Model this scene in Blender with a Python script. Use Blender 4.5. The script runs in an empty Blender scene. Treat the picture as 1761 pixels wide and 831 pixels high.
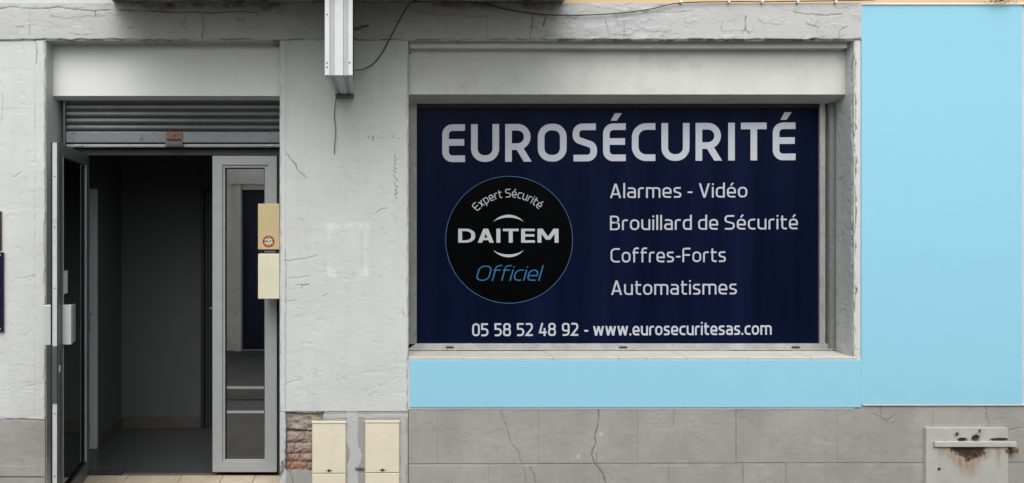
import bpy, bmesh, math, random
import numpy as np
from mathutils import Vector, Matrix
random.seed(7)
R = math.radians
scene = bpy.context.scene
C = scene.collection

# ------------------------------------------------------------------ camera
CAM_D, CAM_Z, FOC, VPX, VPY = 4.4, 1.677, 1144.0, 620.0, 395.0     # facade lies in the plane y = 0
cd = bpy.data.cameras.new('camera'); cam = bpy.data.objects.new('camera', cd); C.objects.link(cam)
cam.location = (0, -CAM_D, CAM_Z); cam.rotation_euler = (R(90), 0, 0)
cd.sensor_width = 36; cd.lens = FOC / 1761 * 36
cd.shift_x = (880.5 - VPX) / 1761; cd.shift_y = -(415.5 - VPY) / 1761
cd.clip_start = 0.05; cd.clip_end = 500
scene.camera = cam
# ------------------------------------------------------------------ sky, sun, exposure (overcast day in a narrow street)
world = bpy.data.worlds.new('World'); scene.world = world; world.use_nodes = True
nt = world.node_tree; nt.nodes.clear()
sky = nt.nodes.new('ShaderNodeTexSky'); sky.sky_type = 'NISHITA'; sky.sun_disc = False
sky.sun_elevation = R(57); sky.sun_rotation = R(192); sky.air_density = 1.6; sky.dust_density = 6.0; sky.ozone_density = 1.0
hs = nt.nodes.new('ShaderNodeHueSaturation'); hs.inputs['Saturation'].default_value = 0.30
bg = nt.nodes.new('ShaderNodeBackground'); bg.inputs['Strength'].default_value = 0.15
wo = nt.nodes.new('ShaderNodeOutputWorld')
nt.links.new(sky.outputs[0], hs.inputs['Color']); nt.links.new(hs.outputs[0], bg.inputs[0]); nt.links.new(bg.outputs[0], wo.inputs[0])
sd = bpy.data.lights.new('sun', 'SUN'); sun = bpy.data.objects.new('sun', sd); C.objects.link(sun)
sd.energy = 1.2; sd.angle = R(70); sd.color = (1, 0.995, 0.985)
sun.rotation_euler = (R(33), 0, R(-12)); sun.location = (0, -3, 8)
scene.view_settings.view_transform = 'Standard'; scene.view_settings.look = 'None'
scene.view_settings.gamma = 1; scene.view_settings.exposure = 0.37
scene.cycles.max_bounces = 8

# ------------------------------------------------------------------ helpers
def X(px, y=0.0): return (px - VPX) * (CAM_D + y) / FOC          # survey of the facade: sight lines to metres at depth y
def Z(py, y=0.0): return CAM_Z + (VPY - py) * (CAM_D + y) / FOC
def tag(o, label=None, cat=None, group=None, kind=None):
    if label: o['label'] = label
    if cat: o['category'] = cat
    if group: o['group'] = group
    if kind: o['kind'] = kind
    return o
def empty(name, loc, label=None, cat=None, group=None):
    o = bpy.data.objects.new(name, None); C.objects.link(o); o.location = loc; o.empty_display_size = .1
    bpy.context.view_layer.update()
    return tag(o, label, cat, group)
def link(name, me, mat, parent=None):
    o = bpy.data.objects.new(name, me); C.objects.link(o)
    if mat is not None and not me.materials: me.materials.append(mat)
    if parent is not None:
        o.parent = parent
        o.matrix_parent_inverse = wm(parent).inverted()
    return o
def wm(o):
    m = o.matrix_basis.copy()
    if o.parent: m = wm(o.parent) @ o.matrix_parent_inverse @ m
    return m
def fin(bm, name, mat, parent=None, bevel=0, seg=2, smooth=False):
    bmesh.ops.recalc_face_normals(bm, faces=bm.faces)
    if bevel: bmesh.ops.bevel(bm, geom=bm.edges[:], offset=bevel, segments=seg, affect='EDGES', profile=.5)
    me = bpy.data.meshes.new(name); bm.to_mesh(me); bm.free()
    if smooth:
        for p in me.polygons: p.use_smooth = True
    return link(name, me, mat, parent)
def addbox(bm, x0, x1, y0, y1, z0, z1, M=None):
    v = [bm.verts.new(p) for p in ((x0,y0,z0),(x1,y0,z0),(x1,y1,z0),(x0,y1,z0),(x0,y0,z1),(x1,y0,z1),(x1,y1,z1),(x0,y1,z1))]
    for f in ((0,3,2,1),(4,5,6,7),(0,1,5,4),(1,2,6,5),(2,3,7,6),(3,0,4,7)): bm.faces.new([v[i] for i in f])
    if M is not None:
        for a in v: a.co = M @ a.co
    return v
def box(name, mat, parent, x0, x1, y0, y1, z0, z1, bevel=.002, M=None):
    bm = bmesh.new(); addbox(bm, min(x0,x1), max(x0,x1), min(y0,y1), max(y0,y1), min(z0,z1), max(z0,z1), M)
    return fin(bm, name, mat, parent, bevel)
def prism(name, mat, parent, prof, y0, y1, bevel=0):
    """polygon of (x, z) points extruded along y"""
    bm = bmesh.new()
    a = [bm.verts.new((p[0], y0, p[1])) for p in prof]; b = [bm.verts.new((p[0], y1, p[1])) for p in prof]
    bm.faces.new(a); bm.faces.new(b[::-1]); n = len(a)
    for i in range(n): bm.faces.new((a[i], b[i], b[(i+1)%n], a[(i+1)%n]))
    return fin(bm, name, mat, parent, bevel)
def prism_x(name, mat, parent, prof, x0, x1, smooth=False):
    """closed profile of (y, z) points extruded along x"""
    bm = bmesh.new()
    a = [bm.verts.new((x0, p[0], p[1])) for p in prof]; b = [bm.verts.new((x1, p[0], p[1])) for p in prof]
    bm.faces.new(a); bm.faces.new(b[::-1]); n = len(a)
    for i in range(n): bm.faces.new((a[i], b[i], b[(i+1)%n], a[(i+1)%n]))
    return fin(bm, name, mat, parent, 0)
def disc(bm, x, y, z, r, h, n=12, axis='y', M=None):
    a, b = [], []
    for i in range(n):
        t = 2*math.pi*i/n; c, s = r*math.cos(t), r*math.sin(t)
        if axis == 'y': p, q = (x+c, y, z+s), (x+c*.9, y-h, z+s*.9)
        elif axis == 'x': p, q = (x, y+c, z+s), (x+h, y+c*.9, z+s*.9)
        else: p, q = (x+c, y+s, z), (x+c, y+s, z+h)
        a.append(bm.verts.new(p)); b.append(bm.verts.new(q))
    bm.faces.new(b); bm.faces.new(a[::-1])
    for i in range(n): bm.faces.new((a[i], a[(i+1)%n], b[(i+1)%n], b[i]))
    if M is not None:
        for v in a + b: v.co = M @ v.co
def tube(name, mat, parent, pts, r, n=6, sub=4):
    """smooth cable through pts (Catmull-Rom)"""
    P = [Vector(p) for p in pts]; Q = []
    for i in range(len(P)-1):
        p0, p1, p2, p3 = P[max(i-1,0)], P[i], P[i+1], P[min(i+2,len(P)-1)]
        for k in range(sub):
            t = k/sub
            Q.append(.5*((2*p1)+(p2-p0)*t+(2*p0-5*p1+4*p2-p3)*t*t+(3*p1-p0-3*p2+p3)*t**3))
    Q.append(P[-1]); bm = bmesh.new(); rings = []
    for i, q in enumerate(Q):
        d = (Q[min(i+1,len(Q)-1)]-Q[max(i-1,0)]).normalized()
        u = d.cross(Vector((.2,1,.1))).normalized(); w = d.cross(u)
        rings.append([bm.verts.new(q+u*r*math.cos(2*math.pi*k/n)+w*r*math.sin(2*math.pi*k/n)) for k in range(n)])
    for a, b in zip(rings, rings[1:]):
        for k in range(n): bm.faces.new((a[k], a[(k+1)%n], b[(k+1)%n], b[k]))
    bm.faces.new(rings[0]); bm.faces.new(rings[-1])
    return fin(bm, name, mat, parent, 0, smooth=True)

# ------------------------------------------------------------------ materials
def newmat(name):
    m = bpy.data.materials.new(name); m.use_nodes = True; n = m.node_tree.nodes; n.clear()
    out = n.new('ShaderNodeOutputMaterial'); b = n.new('ShaderNodeBsdfPrincipled')
    m.node_tree.links.new(b.outputs[0], out.inputs[0]); return m, m.node_tree, b
def noise(t, scale, detail=6, rough=.6, vec=None, stretch=None):
    n = t.nodes.new('ShaderNodeTexNoise'); n.inputs['Scale'].default_value = scale
    n.inputs['Detail'].default_value = detail; n.inputs['Roughness'].default_value = rough
    g = t.nodes.new('ShaderNodeNewGeometry')
    src = g.outputs['Position']
    if stretch:
        mp = t.nodes.new('ShaderNodeMapping'); mp.inputs['Scale'].default_value = stretch
        t.links.new(src, mp.inputs[0]); src = mp.outputs[0]
    t.links.new(src, n.inputs['Vector']); return n.outputs['Fac']
def ramp(t, src, stops):
    r = t.nodes.new('ShaderNodeValToRGB'); e = r.color_ramp.elements
    e[0].position, e[0].color = stops[0][0], (*stops[0][1], 1); e[1].position, e[1].color = stops[-1][0], (*stops[-1][1], 1)
    for p, c in stops[1:-1]: k = e.new(p); k.color = (*c, 1)
    t.links.new(src, r.inputs[0]); return r.outputs[0]
def mix(t, fac, a, b, mode='MIX'):
    m = t.nodes.new('ShaderNodeMix'); m.data_type = 'RGBA'; m.blend_type = mode
    for s, v in ((m.inputs[0], fac), (m.inputs[6], a), (m.inputs[7], b)):
        if isinstance(v, (int, float)): s.default_value = v
        elif isinstance(v, tuple): s.default_value = (*v, 1)
        else: t.links.new(v, s)
    return m.outputs[2]
def bump(t, b, src, strength=.3, dist=.002):
    n = t.nodes.new('ShaderNodeBump'); n.inputs['Strength'].default_value = strength; n.inputs['Distance'].default_value = dist
    t.links.new(src, n.inputs['Height']); t.links.new(n.outputs[0], b.inputs['Normal'])
def paint(name, col, rough=.5, var=.12, scale=6, metal=0, grime=None, grime_amt=(.55,.75), bumps=.1, spec=.4, streak=None):
    m, t, b = newmat(name)
    lo = tuple(c*(1-var) for c in col); hi = tuple(min(1, c*(1+var)) for c in col)
    c = ramp(t, noise(t, scale, 8, .65), [(.3, lo), (.7, hi)])
    if streak: c = mix(t, ramp(t, noise(t, 1, 5, .6, stretch=(streak,streak,streak*.12)), [(.42,(0,0,0)),(.75,(.5,.5,.5))]), c, tuple(x*.55 for x in col))
    if grime: c = mix(t, ramp(t, noise(t, scale*2.2, 10, .7), [(grime_amt[0], (0,0,0)), (grime_amt[1], (1,1,1))]), c, grime)
    t.links.new(c, b.inputs['Base Color'])
    b.inputs['Roughness'].default_value = rough; b.inputs['Metallic'].default_value = metal
    b.inputs['Specular IOR Level'].default_value = spec
    if bumps: bump(t, b, noise(t, scale*30, 4), bumps, .001)
    return m
def plaster_mat(name, base, bright, var=.07, fine=.35):
    """painted render: the 'wear' attribute carries dirt in cracks (R), water stain (G), scraped pale filler (B), bare mortar (A)"""
    m, t, b = newmat(name)
    c = ramp(t, noise(t, 2.2, 9, .62), [(.3, tuple(x*(1-var) for x in base)), (.7, tuple(x*(1+var) for x in base))])
    c = mix(t, ramp(t, noise(t, 1, 7, .65, stretch=(9,9,1.6)), [(.5,(0,0,0)),(.82,(.35,.35,.35))]), c, tuple(x*.72 for x in base))
    c = mix(t, ramp(t, noise(t, 45, 6, .7), [(.62,(0,0,0)),(.78,(.5,.5,.5))]), c, tuple(x*.72 for x in base))
    c = mix(t, ramp(t, noise(t, 130, 2, .5), [(.70,(0,0,0)),(.76,(.8,.8,.8))]), c, tuple(x*.5 for x in base))
    a = t.nodes.new('ShaderNodeAttribute'); a.attribute_name = 'wear'
    s = t.nodes.new('ShaderNodeSeparateColor'); t.links.new(a.outputs['Color'], s.inputs[0])
    c = mix(t, a.outputs['Alpha'], c, ramp(t, noise(t, 30, 8, .7), [(.3,(.16,.14,.12)),(.55,(.30,.27,.23)),(.8,(.42,.39,.35))]))
    c = mix(t, s.outputs[2], c, bright)
    st = mix(t, 1.0, ramp(t, noise(t, 9, 8, .7), [(.35,(.2,.2,.2)),(.65,(1,1,1))]), s.outputs[1], 'MULTIPLY')
    c = mix(t, st, c, (.085,.07,.05))
    c = mix(t, s.outputs[0], c, (.045,.042,.038))
    t.links.new(c, b.inputs['Base Color']); b.inputs['Roughness'].default_value = .85; b.inputs['Specular IOR Level'].default_value = .2
    bump(t, b, noise(t, 160, 6, .7), fine, .0012)
    return m
M = {}
M['plaster'] = plaster_mat('painted_plaster', (.555,.575,.567), (.66,.67,.665), .06, .16)
M['band'] = plaster_mat('shade_toned_plaster', (.475,.49,.482), (.60,.61,.60), .07, .2)  # pier plaster darkened in colour to offset strong light on the upper wall
M['plinth'] = plaster_mat('grey_render', (.318,.322,.298), (.50,.52,.53), .13, .25)
M['plain'] = paint('plain_plaster', (.545,.56,.55), .85, .07, 3, grime=(.40,.40,.38), bumps=.3)
M['ochre'] = paint('ochre_paint', (.62,.45,.26), .8, .06, 4)
M['soffit'] = paint('stained_concrete', (.26,.235,.20), .9, .35, 5, grime=(.05,.045,.035))
M['mortar'] = paint('mortar', (.25,.22,.19), .95, .35, 30, bumps=.6)
M['sill'] = paint('stone_sill', (.47,.462,.435), .7, .08, 8, grime=(.36,.30,.20), grime_amt=(.6,.82))
M['fascia'] = paint('fascia_paint', (.69,.71,.70), .5, .03, 2, grime=(.60,.61,.59), grime_amt=(.55,.85), bumps=.03)
M['fascia2'] = paint('fascia_paint_weathered', (.60,.615,.59), .55, .07, 3, grime=(.46,.46,.42), grime_amt=(.52,.82), bumps=.05)
M['slat'] = paint('shutter_aluminium', (.10,.105,.107), .5, .12, 8, metal=.3, grime=(.09,.09,.085))
M['bar'] = paint('bar_aluminium', (.165,.18,.187), .45, .1, 12, metal=.35, grime=(.11,.11,.105))
M['white_alu'] = paint('lacquered_aluminium', (.31,.325,.33), .38, .06, 9, grime=(.24,.245,.245), grime_amt=(.6,.85), bumps=.02)
M['edge_alu'] = paint('edge_aluminium', (.50,.53,.535), .4, .06, 9, grime=(.36,.37,.37), bumps=.02)
M['grey_alu'] = paint('grey_aluminium', (.165,.172,.175), .4, .08, 9, metal=.3, grime=(.15,.15,.145))
M['win_alu'] = paint('window_aluminium', (.43,.435,.42), .42, .12, 14, metal=.2, grime=(.24,.235,.21), grime_amt=(.5,.8), streak=12)
M['dark'] = paint('dark_metal', (.035,.036,.038), .5, .2, 20)
M['gasket'] = paint('black_rubber', (.012,.012,.013), .6, .1, 20)
M['white'] = paint('white_lacquer', (.50,.52,.525), .4, .05, 8, bumps=.02)
M['sign_white'] = paint('sign_white_aluminium', (.60,.62,.635), .35, .05, 10, grime=(.5,.52,.53), grime_amt=(.55,.8), bumps=.02)
M['sign_grey'] = paint('sign_channel', (.40,.42,.43), .4, .08, 10, bumps=.02)
M['cream'] = paint('cream_polyester', (.70,.645,.51), .5, .05, 7, grime=(.52,.47,.36), grime_amt=(.62,.85), bumps=.15)
M['cream2'] = paint('cream_plastic', (.62,.59,.45), .5, .06, 7, grime=(.45,.42,.32), grime_amt=(.6,.85), bumps=.05)
M['beige'] = paint('beige_box', (.49,.40,.22), .45, .07, 8, grime=(.36,.28,.15), grime_amt=(.62,.85), bumps=.05)
M['brass'] = paint('lock_plate', (.15,.085,.045), .5, .3, 30)
M['blue'] = paint('sky_blue_overlay', (.272,.57,.715), .6, .012, 3, bumps=.03, spec=.25)  # flat colour of the overlay areas, not a wall paint
M['trim'] = paint('white_trim', (.78,.76,.77), .5, .03, 8)
M['tile'] = paint('doorstep_tile', (.42,.36,.27), .55, .14, 9, grime=(.24,.21,.17), bumps=.1)
M['grout'] = paint('grout', (.10,.09,.08), .9, .2, 30)
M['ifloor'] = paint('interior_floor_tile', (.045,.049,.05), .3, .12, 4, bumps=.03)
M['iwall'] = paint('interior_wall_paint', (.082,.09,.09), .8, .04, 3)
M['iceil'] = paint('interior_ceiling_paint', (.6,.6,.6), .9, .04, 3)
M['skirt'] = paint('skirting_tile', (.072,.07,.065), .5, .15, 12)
M['idoor'] = paint('interior_door_paint', (.45,.46,.47), .5, .05, 5)
M['idoor_dark'] = paint('interior_door_dark', (.022,.023,.024), .5, .1, 5)
M['cable'] = paint('black_cable', (.022,.021,.02), .6, .2, 40, bumps=0)
M['greycable'] = paint('grey_cable', (.10,.10,.095), .6, .2, 40, bumps=0)
M['paper'] = paint('paper', (.66,.68,.74), .8, .03, 10)
M['navy_plaque'] = paint('navy_plaque', (.006,.008,.025), .25, .1, 10, bumps=0)
M['brown_plaque'] = paint('brown_plaque', (.05,.03,.025), .4, .2, 20)
M['asphalt'] = paint('asphalt', (.055,.056,.057), .9, .25, 18, bumps=.6)
M['paving'] = paint('pavement_concrete', (.05,.05,.049), .9, .2, 6, grime=(.04,.04,.038), bumps=.4)
M['kerb'] = paint('kerb_stone', (.36,.36,.35), .85, .15, 10, bumps=.3)
M['line'] = paint('road_paint', (.6,.6,.58), .8, .15, 18)
M['far_wall'] = paint('far_facade', (.78,.76,.70), .85, .08, 3, grime=(.5,.48,.42), bumps=.2, streak=3)
M['far_navy'] = paint('far_navy_paint', (.008,.012,.04), .5, .15, 4)
M['far_roof'] = paint('far_roof', (.22,.12,.08), .9, .2, 6)
M['red'] = paint('sticker_red', (.45,.05,.03), .5, .08, 40, bumps=0)
M['stick_w'] = paint('sticker_white', (.66,.58,.45), .5, .04, 40, bumps=0)
M['ink'] = paint('ink', (.05,.02,.02), .6, .05, 40, bumps=0)
M['leaf'] = paint('wall_weed', (.05,.06,.03), .8, .3, 30)

def glass(name, refl, tint, rough=0.0, ior=1.5):
    m = bpy.data.materials.new(name); m.use_nodes = True; t = m.node_tree; t.nodes.clear()
    out = t.nodes.new('ShaderNodeOutputMaterial'); mx = t.nodes.new('ShaderNodeMixShader')
    tr = t.nodes.new('ShaderNodeBsdfTransparent'); tr.inputs[0].default_value = (*tint, 1)
    gl = t.nodes.new('ShaderNodeBsdfGlossy'); gl.inputs['Roughness'].default_value = rough
    fr = t.nodes.new('ShaderNodeFresnel'); fr.inputs[0].default_value = ior
    mm = t.nodes.new('ShaderNodeMath'); mm.operation = 'MULTIPLY'; mm.use_clamp = True; mm.inputs[1].default_value = refl
    t.links.new(fr.outputs[0], mm.inputs[0]); t.links.new(mm.outputs[0], mx.inputs[0])
    t.links.new(tr.outputs[0], mx.inputs[1]); t.links.new(gl.outputs[0], mx.inputs[2]); t.links.new(mx.outputs[0], out.inputs[0])
    return m
M['glass'] = glass('coated_glass', 15.5, (.17,.2,.21))
M['glass_door'] = glass('tinted_door_glass', 2.0, (.12,.21,.24))

def film(name, a, b_, rough=.3):
    m, t, b = newmat(name)
    c = ramp(t, noise(t, 1, 5, .6, stretch=(7,1,.35)), [(.32, a), (.55, tuple((p+q)/2 for p, q in zip(a, b_))), (.72, b_)])
    t.links.new(c, b.inputs['Base Color']); b.inputs['Roughness'].default_value = rough; b.inputs['Specular IOR Level'].default_value = .05
    bump(t, b, noise(t, 1, 3, .5, stretch=(22,1,.8)), .12, .004)
    return m
M['film'] = film('navy_print', (.0020,.0045,.017), (.0050,.0085,.032))
M['film_black'] = film('black_print', (.0012,.0014,.0016), (.002,.0023,.0028))
M['letter'] = paint('print_pale_grey', (.45,.47,.53), .45, .04, 5, bumps=0, spec=.2)
M['letter_b'] = paint('print_silver', (.46,.475,.50), .45, .04, 5, bumps=0, spec=.2)
M['letter_blue'] = paint('print_blue', (.030,.13,.29), .45, .08, 5, bumps=0, spec=.2)
M['ring'] = paint('print_ring_blue', (.05,.15,.28), .45, .3, 4, bumps=0, spec=.2)

def brick_mat():
    m, t, b = newmat('old_brick')
    oi = t.nodes.new('ShaderNodeObjectInfo')
    c = ramp(t, oi.outputs['Random'], [(0,(.20,.15,.12)),(.45,(.34,.16,.10)),(1,(.30,.21,.17))])
    c = mix(t, ramp(t, noise(t, 28, 9, .7), [(.40,(0,0,0)),(.56,(1,1,1))]), c, (.30,.25,.215))
    c = mix(t, ramp(t, noise(t, 60, 6, .7), [(.6,(0,0,0)),(.75,(1,1,1))]), c, (.10,.075,.06))
    t.links.new(c, b.inputs['Base Color']); b.inputs['Roughness'].default_value = .95; bump(t, b, noise(t, 90, 8, .7), .8, .003)
    return m
M['brick'] = brick_mat()
def brick_red():
    m, t, b = newmat('red_brick')
    c = ramp(t, noise(t, 35, 9, .7), [(.3,(.20,.06,.04)),(.43,(.36,.12,.065)),(.51,(.30,.18,.13)),(.58,(.28,.24,.20))])
    t.links.new(c, b.inputs['Base Color']); b.inputs['Roughness'].default_value = .95; bump(t, b, noise(t, 90, 8, .7), .8, .003)
    return m
M['brick_red'] = brick_red()
def hatch_mat():
    m, t, b = newmat('hatch_paint_rusting')
    c = ramp(t, noise(t, 5, 9, .65), [(.3,(.36,.365,.335)),(.7,(.46,.465,.435))])
    a = t.nodes.new('ShaderNodeAttribute'); a.attribute_name = 'wear'
    s = t.nodes.new('ShaderNodeSeparateColor'); t.links.new(a.outputs['Color'], s.inputs[0])
    c = mix(t, ramp(t, noise(t, 40, 8, .7), [(.66,(0,0,0)),(.74,(.8,.8,.8))]), c, (.22,.15,.09))
    stn = mix(t, 1.0, ramp(t, noise(t, 1, 6, .6, stretch=(45,45,5)), [(.30,(.1,.1,.1)),(.72,(.9,.9,.9))]), s.outputs[1], 'MULTIPLY')
    c = mix(t, stn, c, (.26,.14,.05))
    c = mix(t, s.outputs[0], c, ramp(t, noise(t, 60, 8, .7), [(.3,(.008,.006,.005)),(.55,(.055,.03,.02)),(.75,(.12,.06,.035))]))
    t.links.new(c, b.inputs['Base Color']); b.inputs['Roughness'].default_value = .6; bump(t, b, noise(t, 60, 6), .2, .001)
    return m
M['hatch'] = hatch_mat()

# ------------------------------------------------------------------ relief sheets (height fields with real cracks, chips and flaking)
def h2(i, j, s):
    v = np.sin(i*127.1 + j*311.7 + s*74.7) * 43758.5453
    return v - np.floor(v)
def vn(x, y, s=0):
    i, j = np.floor(x), np.floor(y); f, g = x-i, y-j
    f = f*f*(3-2*f); g = g*g*(3-2*g)
    return (h2(i,j,s)*(1-f)+h2(i+1,j,s)*f)*(1-g) + (h2(i,j+1,s)*(1-f)+h2(i+1,j+1,s)*f)*g
def fbm(x, y, o=4, s=0):
    a, r, n = .5, 0, 0
    for k in range(o): r = r + a*vn(x*2**k+17.3*k, y*2**k+9.1*k, s+k); n += a; a *= .5
    return r/n
def sst(a, b, x): t = np.clip((x-a)/(b-a), 0, 1); return t*t*(3-2*t)
CR = []       # cracks: (points in metres on the facade, half width, strength)
def crack(pts, w=.0026, s=.8): CR.append(([(X(a), Z(b)) for a, b in pts], w, s))
def seg_dist(U, V, pts):
    d = np.full(U.shape, 9.0)
    for (a, b), (c, e) in zip(pts, pts[1:]):
        dx, dy = c-a, e-b; L = dx*dx+dy*dy + 1e-12
        t = np.clip(((U-a)*dx+(V-b)*dy)/L, 0, 1)
        d = np.minimum(d, np.hypot(U-a-t*dx, V-b-t*dy))
    return d
class Wear: pass
def base_wear(U, V, rough=1.0, flake=.62, cracks=True):
    w = Wear(); w.h = .0024*rough*(fbm(U*3.1,V*3.1,3,1)-.5) + .0011*rough*(fbm(U*11,V*19,3,2)-.5)*(.35+.6*sst(1.6,.6,V)) + .0009*rough*(fbm(U*60,V*110,2,3)-.5)*(.5+sst(1.6,.6,V))
    w.d = np.zeros(U.shape); w.s = np.zeros(U.shape); w.l = np.zeros(U.shape); w.m = np.zeros(U.shape)
    n = fbm(U*5+3.7, V*11+1.9, 5, 5)
    w.h -= sst(flake, flake+.012, n)*.0007
    w.d += np.exp(-((n-flake)/.004)**2)*.16*sst(.35,.6,fbm(U*20,V*20,2,9))
    n2 = fbm(U*16+8.7, V*26+4.9, 4, 15)
    w.h -= sst(flake+.08, flake+.092, n2)*.0009; w.d += np.exp(-((n2-flake-.083)/.006)**2)*.25
    if cracks:
        ju = U + .012*(fbm(U*38,V*38,3,21)-.5); jv = V + .012*(fbm(U*38,V*38,3,31)-.5)
        for pts, cw, s in CR:
            xs = [p[0] for p in pts]; zs = [p[1] for p in pts]
            msk = (U > min(xs)-.03) & (U < max(xs)+.03) & (V > min(zs)-.03) & (V < max(zs)+.03)
            if not msk.any(): continue
            g = np.exp(-(seg_dist(ju[msk], jv[msk], pts)/cw)**2) * (.55+.9*(fbm(U[msk]*25,V[msk]*25,2,41)-.25))
            w.h[msk] -= .005*g; w.d[msk] = np.maximum(w.d[msk], np.clip(g*s,0,1))
    return w
def chip(w, dist, along, amp=.012, depth=.008, dirt=.35, seed=0, pale=0):
    c = amp*np.clip(fbm(along*14, dist*0+seed*3.3, 4, 50+seed)*2.4-.75, 0.02, 2) + amp*.25*(fbm(along*70, dist*60, 2, 60+seed)-.4)
    k = sst(0.003, -0.001, dist-c)
    w.h -= depth*k; w.d += dirt*np.exp(-((dist-c)/.003)**2)*sst(.3,.6,fbm(along*18,along*0,2,70+seed)); w.l = np.maximum(w.l, pale*k)
def sheet(name, mat, parent, o, ud, vd, nd, lu, lv, step, wearfn, depth):
    """lu x lv relief sheet at o, pushed along nd, with a skirt going back by depth; wearfn(U, V) takes local metres"""
    nu, nv = max(2, int(lu/step)+1), max(2, int(lv/step)+1)
    u, v = np.linspace(0, lu, nu), np.linspace(0, lv, nv); U, V = np.meshgrid(u, v)
    w = wearfn(U, V)
    o, ud, vd, nd = (np.array(q, float) for q in (o, ud, vd, nd))
    P = o + U[...,None]*ud + V[...,None]*vd + w.h[...,None]*nd
    col = np.stack([np.clip(q,0,1) for q in (w.d, w.s, w.l, w.m)], -1)
    idx = np.arange(nu*nv).reshape(nv, nu)
    F = np.stack([idx[:-1,:-1], idx[:-1,1:], idx[1:,1:], idx[1:,:-1]], -1).reshape(-1,4)
    ring = np.concatenate([idx[0,:-1], idx[:-1,-1], idx[-1,:0:-1], idx[:0:-1,0]])
    Pf = P.reshape(-1,3); rf = Pf[ring]
    rb = (o + U[...,None]*ud + V[...,None]*vd - depth*nd).reshape(-1,3)[ring]
    n0 = nu*nv; k = len(ring); a = np.arange(k); b = (a+1)%k
    S = np.stack([n0+b, n0+a, n0+k+a, n0+k+b], -1)
    verts = np.concatenate([Pf, rf, rb]); faces = np.concatenate([F, S])
    cols = np.concatenate([col.reshape(-1,4), col.reshape(-1,4)[ring]*[.5,1,1,1], col.reshape(-1,4)[ring]*[0,1,1,1]])
    if np.dot(np.cross(ud, vd), nd) < 0: faces = faces[:, ::-1]
    me = bpy.data.meshes.new(name)
    me.vertices.add(len(verts)); me.vertices.foreach_set('co', verts.ravel())
    me.loops.add(faces.size); me.loops.foreach_set('vertex_index', faces.ravel().astype(np.int32))
    me.polygons.add(len(faces)); me.polygons.foreach_set('loop_start', np.arange(0, faces.size, 4, dtype=np.int32))
    sm = np.zeros(len(faces), bool); sm[:len(F)] = True
    me.update(calc_edges=True); me.polygons.foreach_set('use_smooth', sm)
    at = me.attributes.new('wear', 'FLOAT_COLOR', 'POINT'); at.data.foreach_set('color', cols.astype(np.float32).ravel())
    return link(name, me, mat, parent)
def wall(name, mat, parent, x0, x1, z0, z1, y, fn, step=.0045, depth=.06):
    """sheet in the facade plane; fn(U, V) gets world x and z"""
    return sheet(name, mat, parent, (x0, y, z0), (1,0,0), (0,0,1), (0,-1,0), x1-x0, z1-z0, step, lambda U, V: fn(U+x0, V+z0), depth)

# ------------------------------------------------------------------ lettering: stroked glyphs in the squared rounded style of the print
def fillet(pts, closed):
    out = []; n = len(pts)
    for i, p in enumerate(pts):
        r = p[2] if len(p) > 2 else 0
        if r <= 0 or (not closed and i in (0, n-1)): out.append((p[0], p[1])); continue
        a, b, c = (np.array(q[:2], float) for q in (pts[i-1], p, pts[(i+1)%n]))
        d1, d2 = a-b, c-b; l1, l2 = np.linalg.norm(d1), np.linalg.norm(d2); d1, d2 = d1/l1, d2/l2
        ang = math.acos(max(-1, min(1, float(d1@d2))))
        if ang > 3.1: out.append(tuple(b)); continue
        r1 = pts[i-1][2] if len(pts[i-1]) > 2 else 0; r2 = pts[(i+1)%n][2] if len(pts[(i+1)%n]) > 2 else 0
        t = min(r/math.tan(ang/2), l1*(.5 if r1 else .98), l2*(.5 if r2 else .98)); r = t*math.tan(ang/2)
        bis = (d1+d2)/np.linalg.norm(d1+d2); cen = b + bis*(r/math.sin(ang/2))
        s, e = b+d1*t-cen, b+d2*t-cen; a0 = math.atan2(s[1], s[0]); a1 = math.atan2(e[1], e[0])
        da = (a1-a0+math.pi) % (2*math.pi) - math.pi
        for k in range(8):
            q = a0+da*k/7; out.append((cen[0]+r*math.cos(q), cen[1]+r*math.sin(q)))
    return out
def ribbon(pts, closed, w):
    P = np.array(fillet(pts, closed)); keep = [0]
    for i in range(1, len(P)):
        if np.linalg.norm(P[i]-P[keep[-1]]) > 1e-5: keep.append(i)
    P = P[keep]
    if closed and np.linalg.norm(P[0]-P[-1]) < 1e-5: P = P[:-1]
    n = len(P); L, Rr = [], []
    for i in range(n):
        a = P[i-1] if (closed or i) else None; c = P[(i+1)%n] if (closed or i < n-1) else None
        t1 = (P[i]-a)/np.linalg.norm(P[i]-a) if a is not None else None; t2 = (c-P[i])/np.linalg.norm(c-P[i]) if c is not None else None
        if t1 is None: t1 = t2
        if t2 is None: t2 = t1
        n1, n2 = np.array((-t1[1], t1[0])), np.array((-t2[1], t2[0])); m = n1+n2; l = np.linalg.norm(m)
        m = n1 if l < 1e-6 else m/l; k = min(1/max(float(m@n1), .2), 3.2)
        L.append(P[i]+m*k*w/2); Rr.append(P[i]-m*k*w/2)
    return L, Rr, closed
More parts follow.
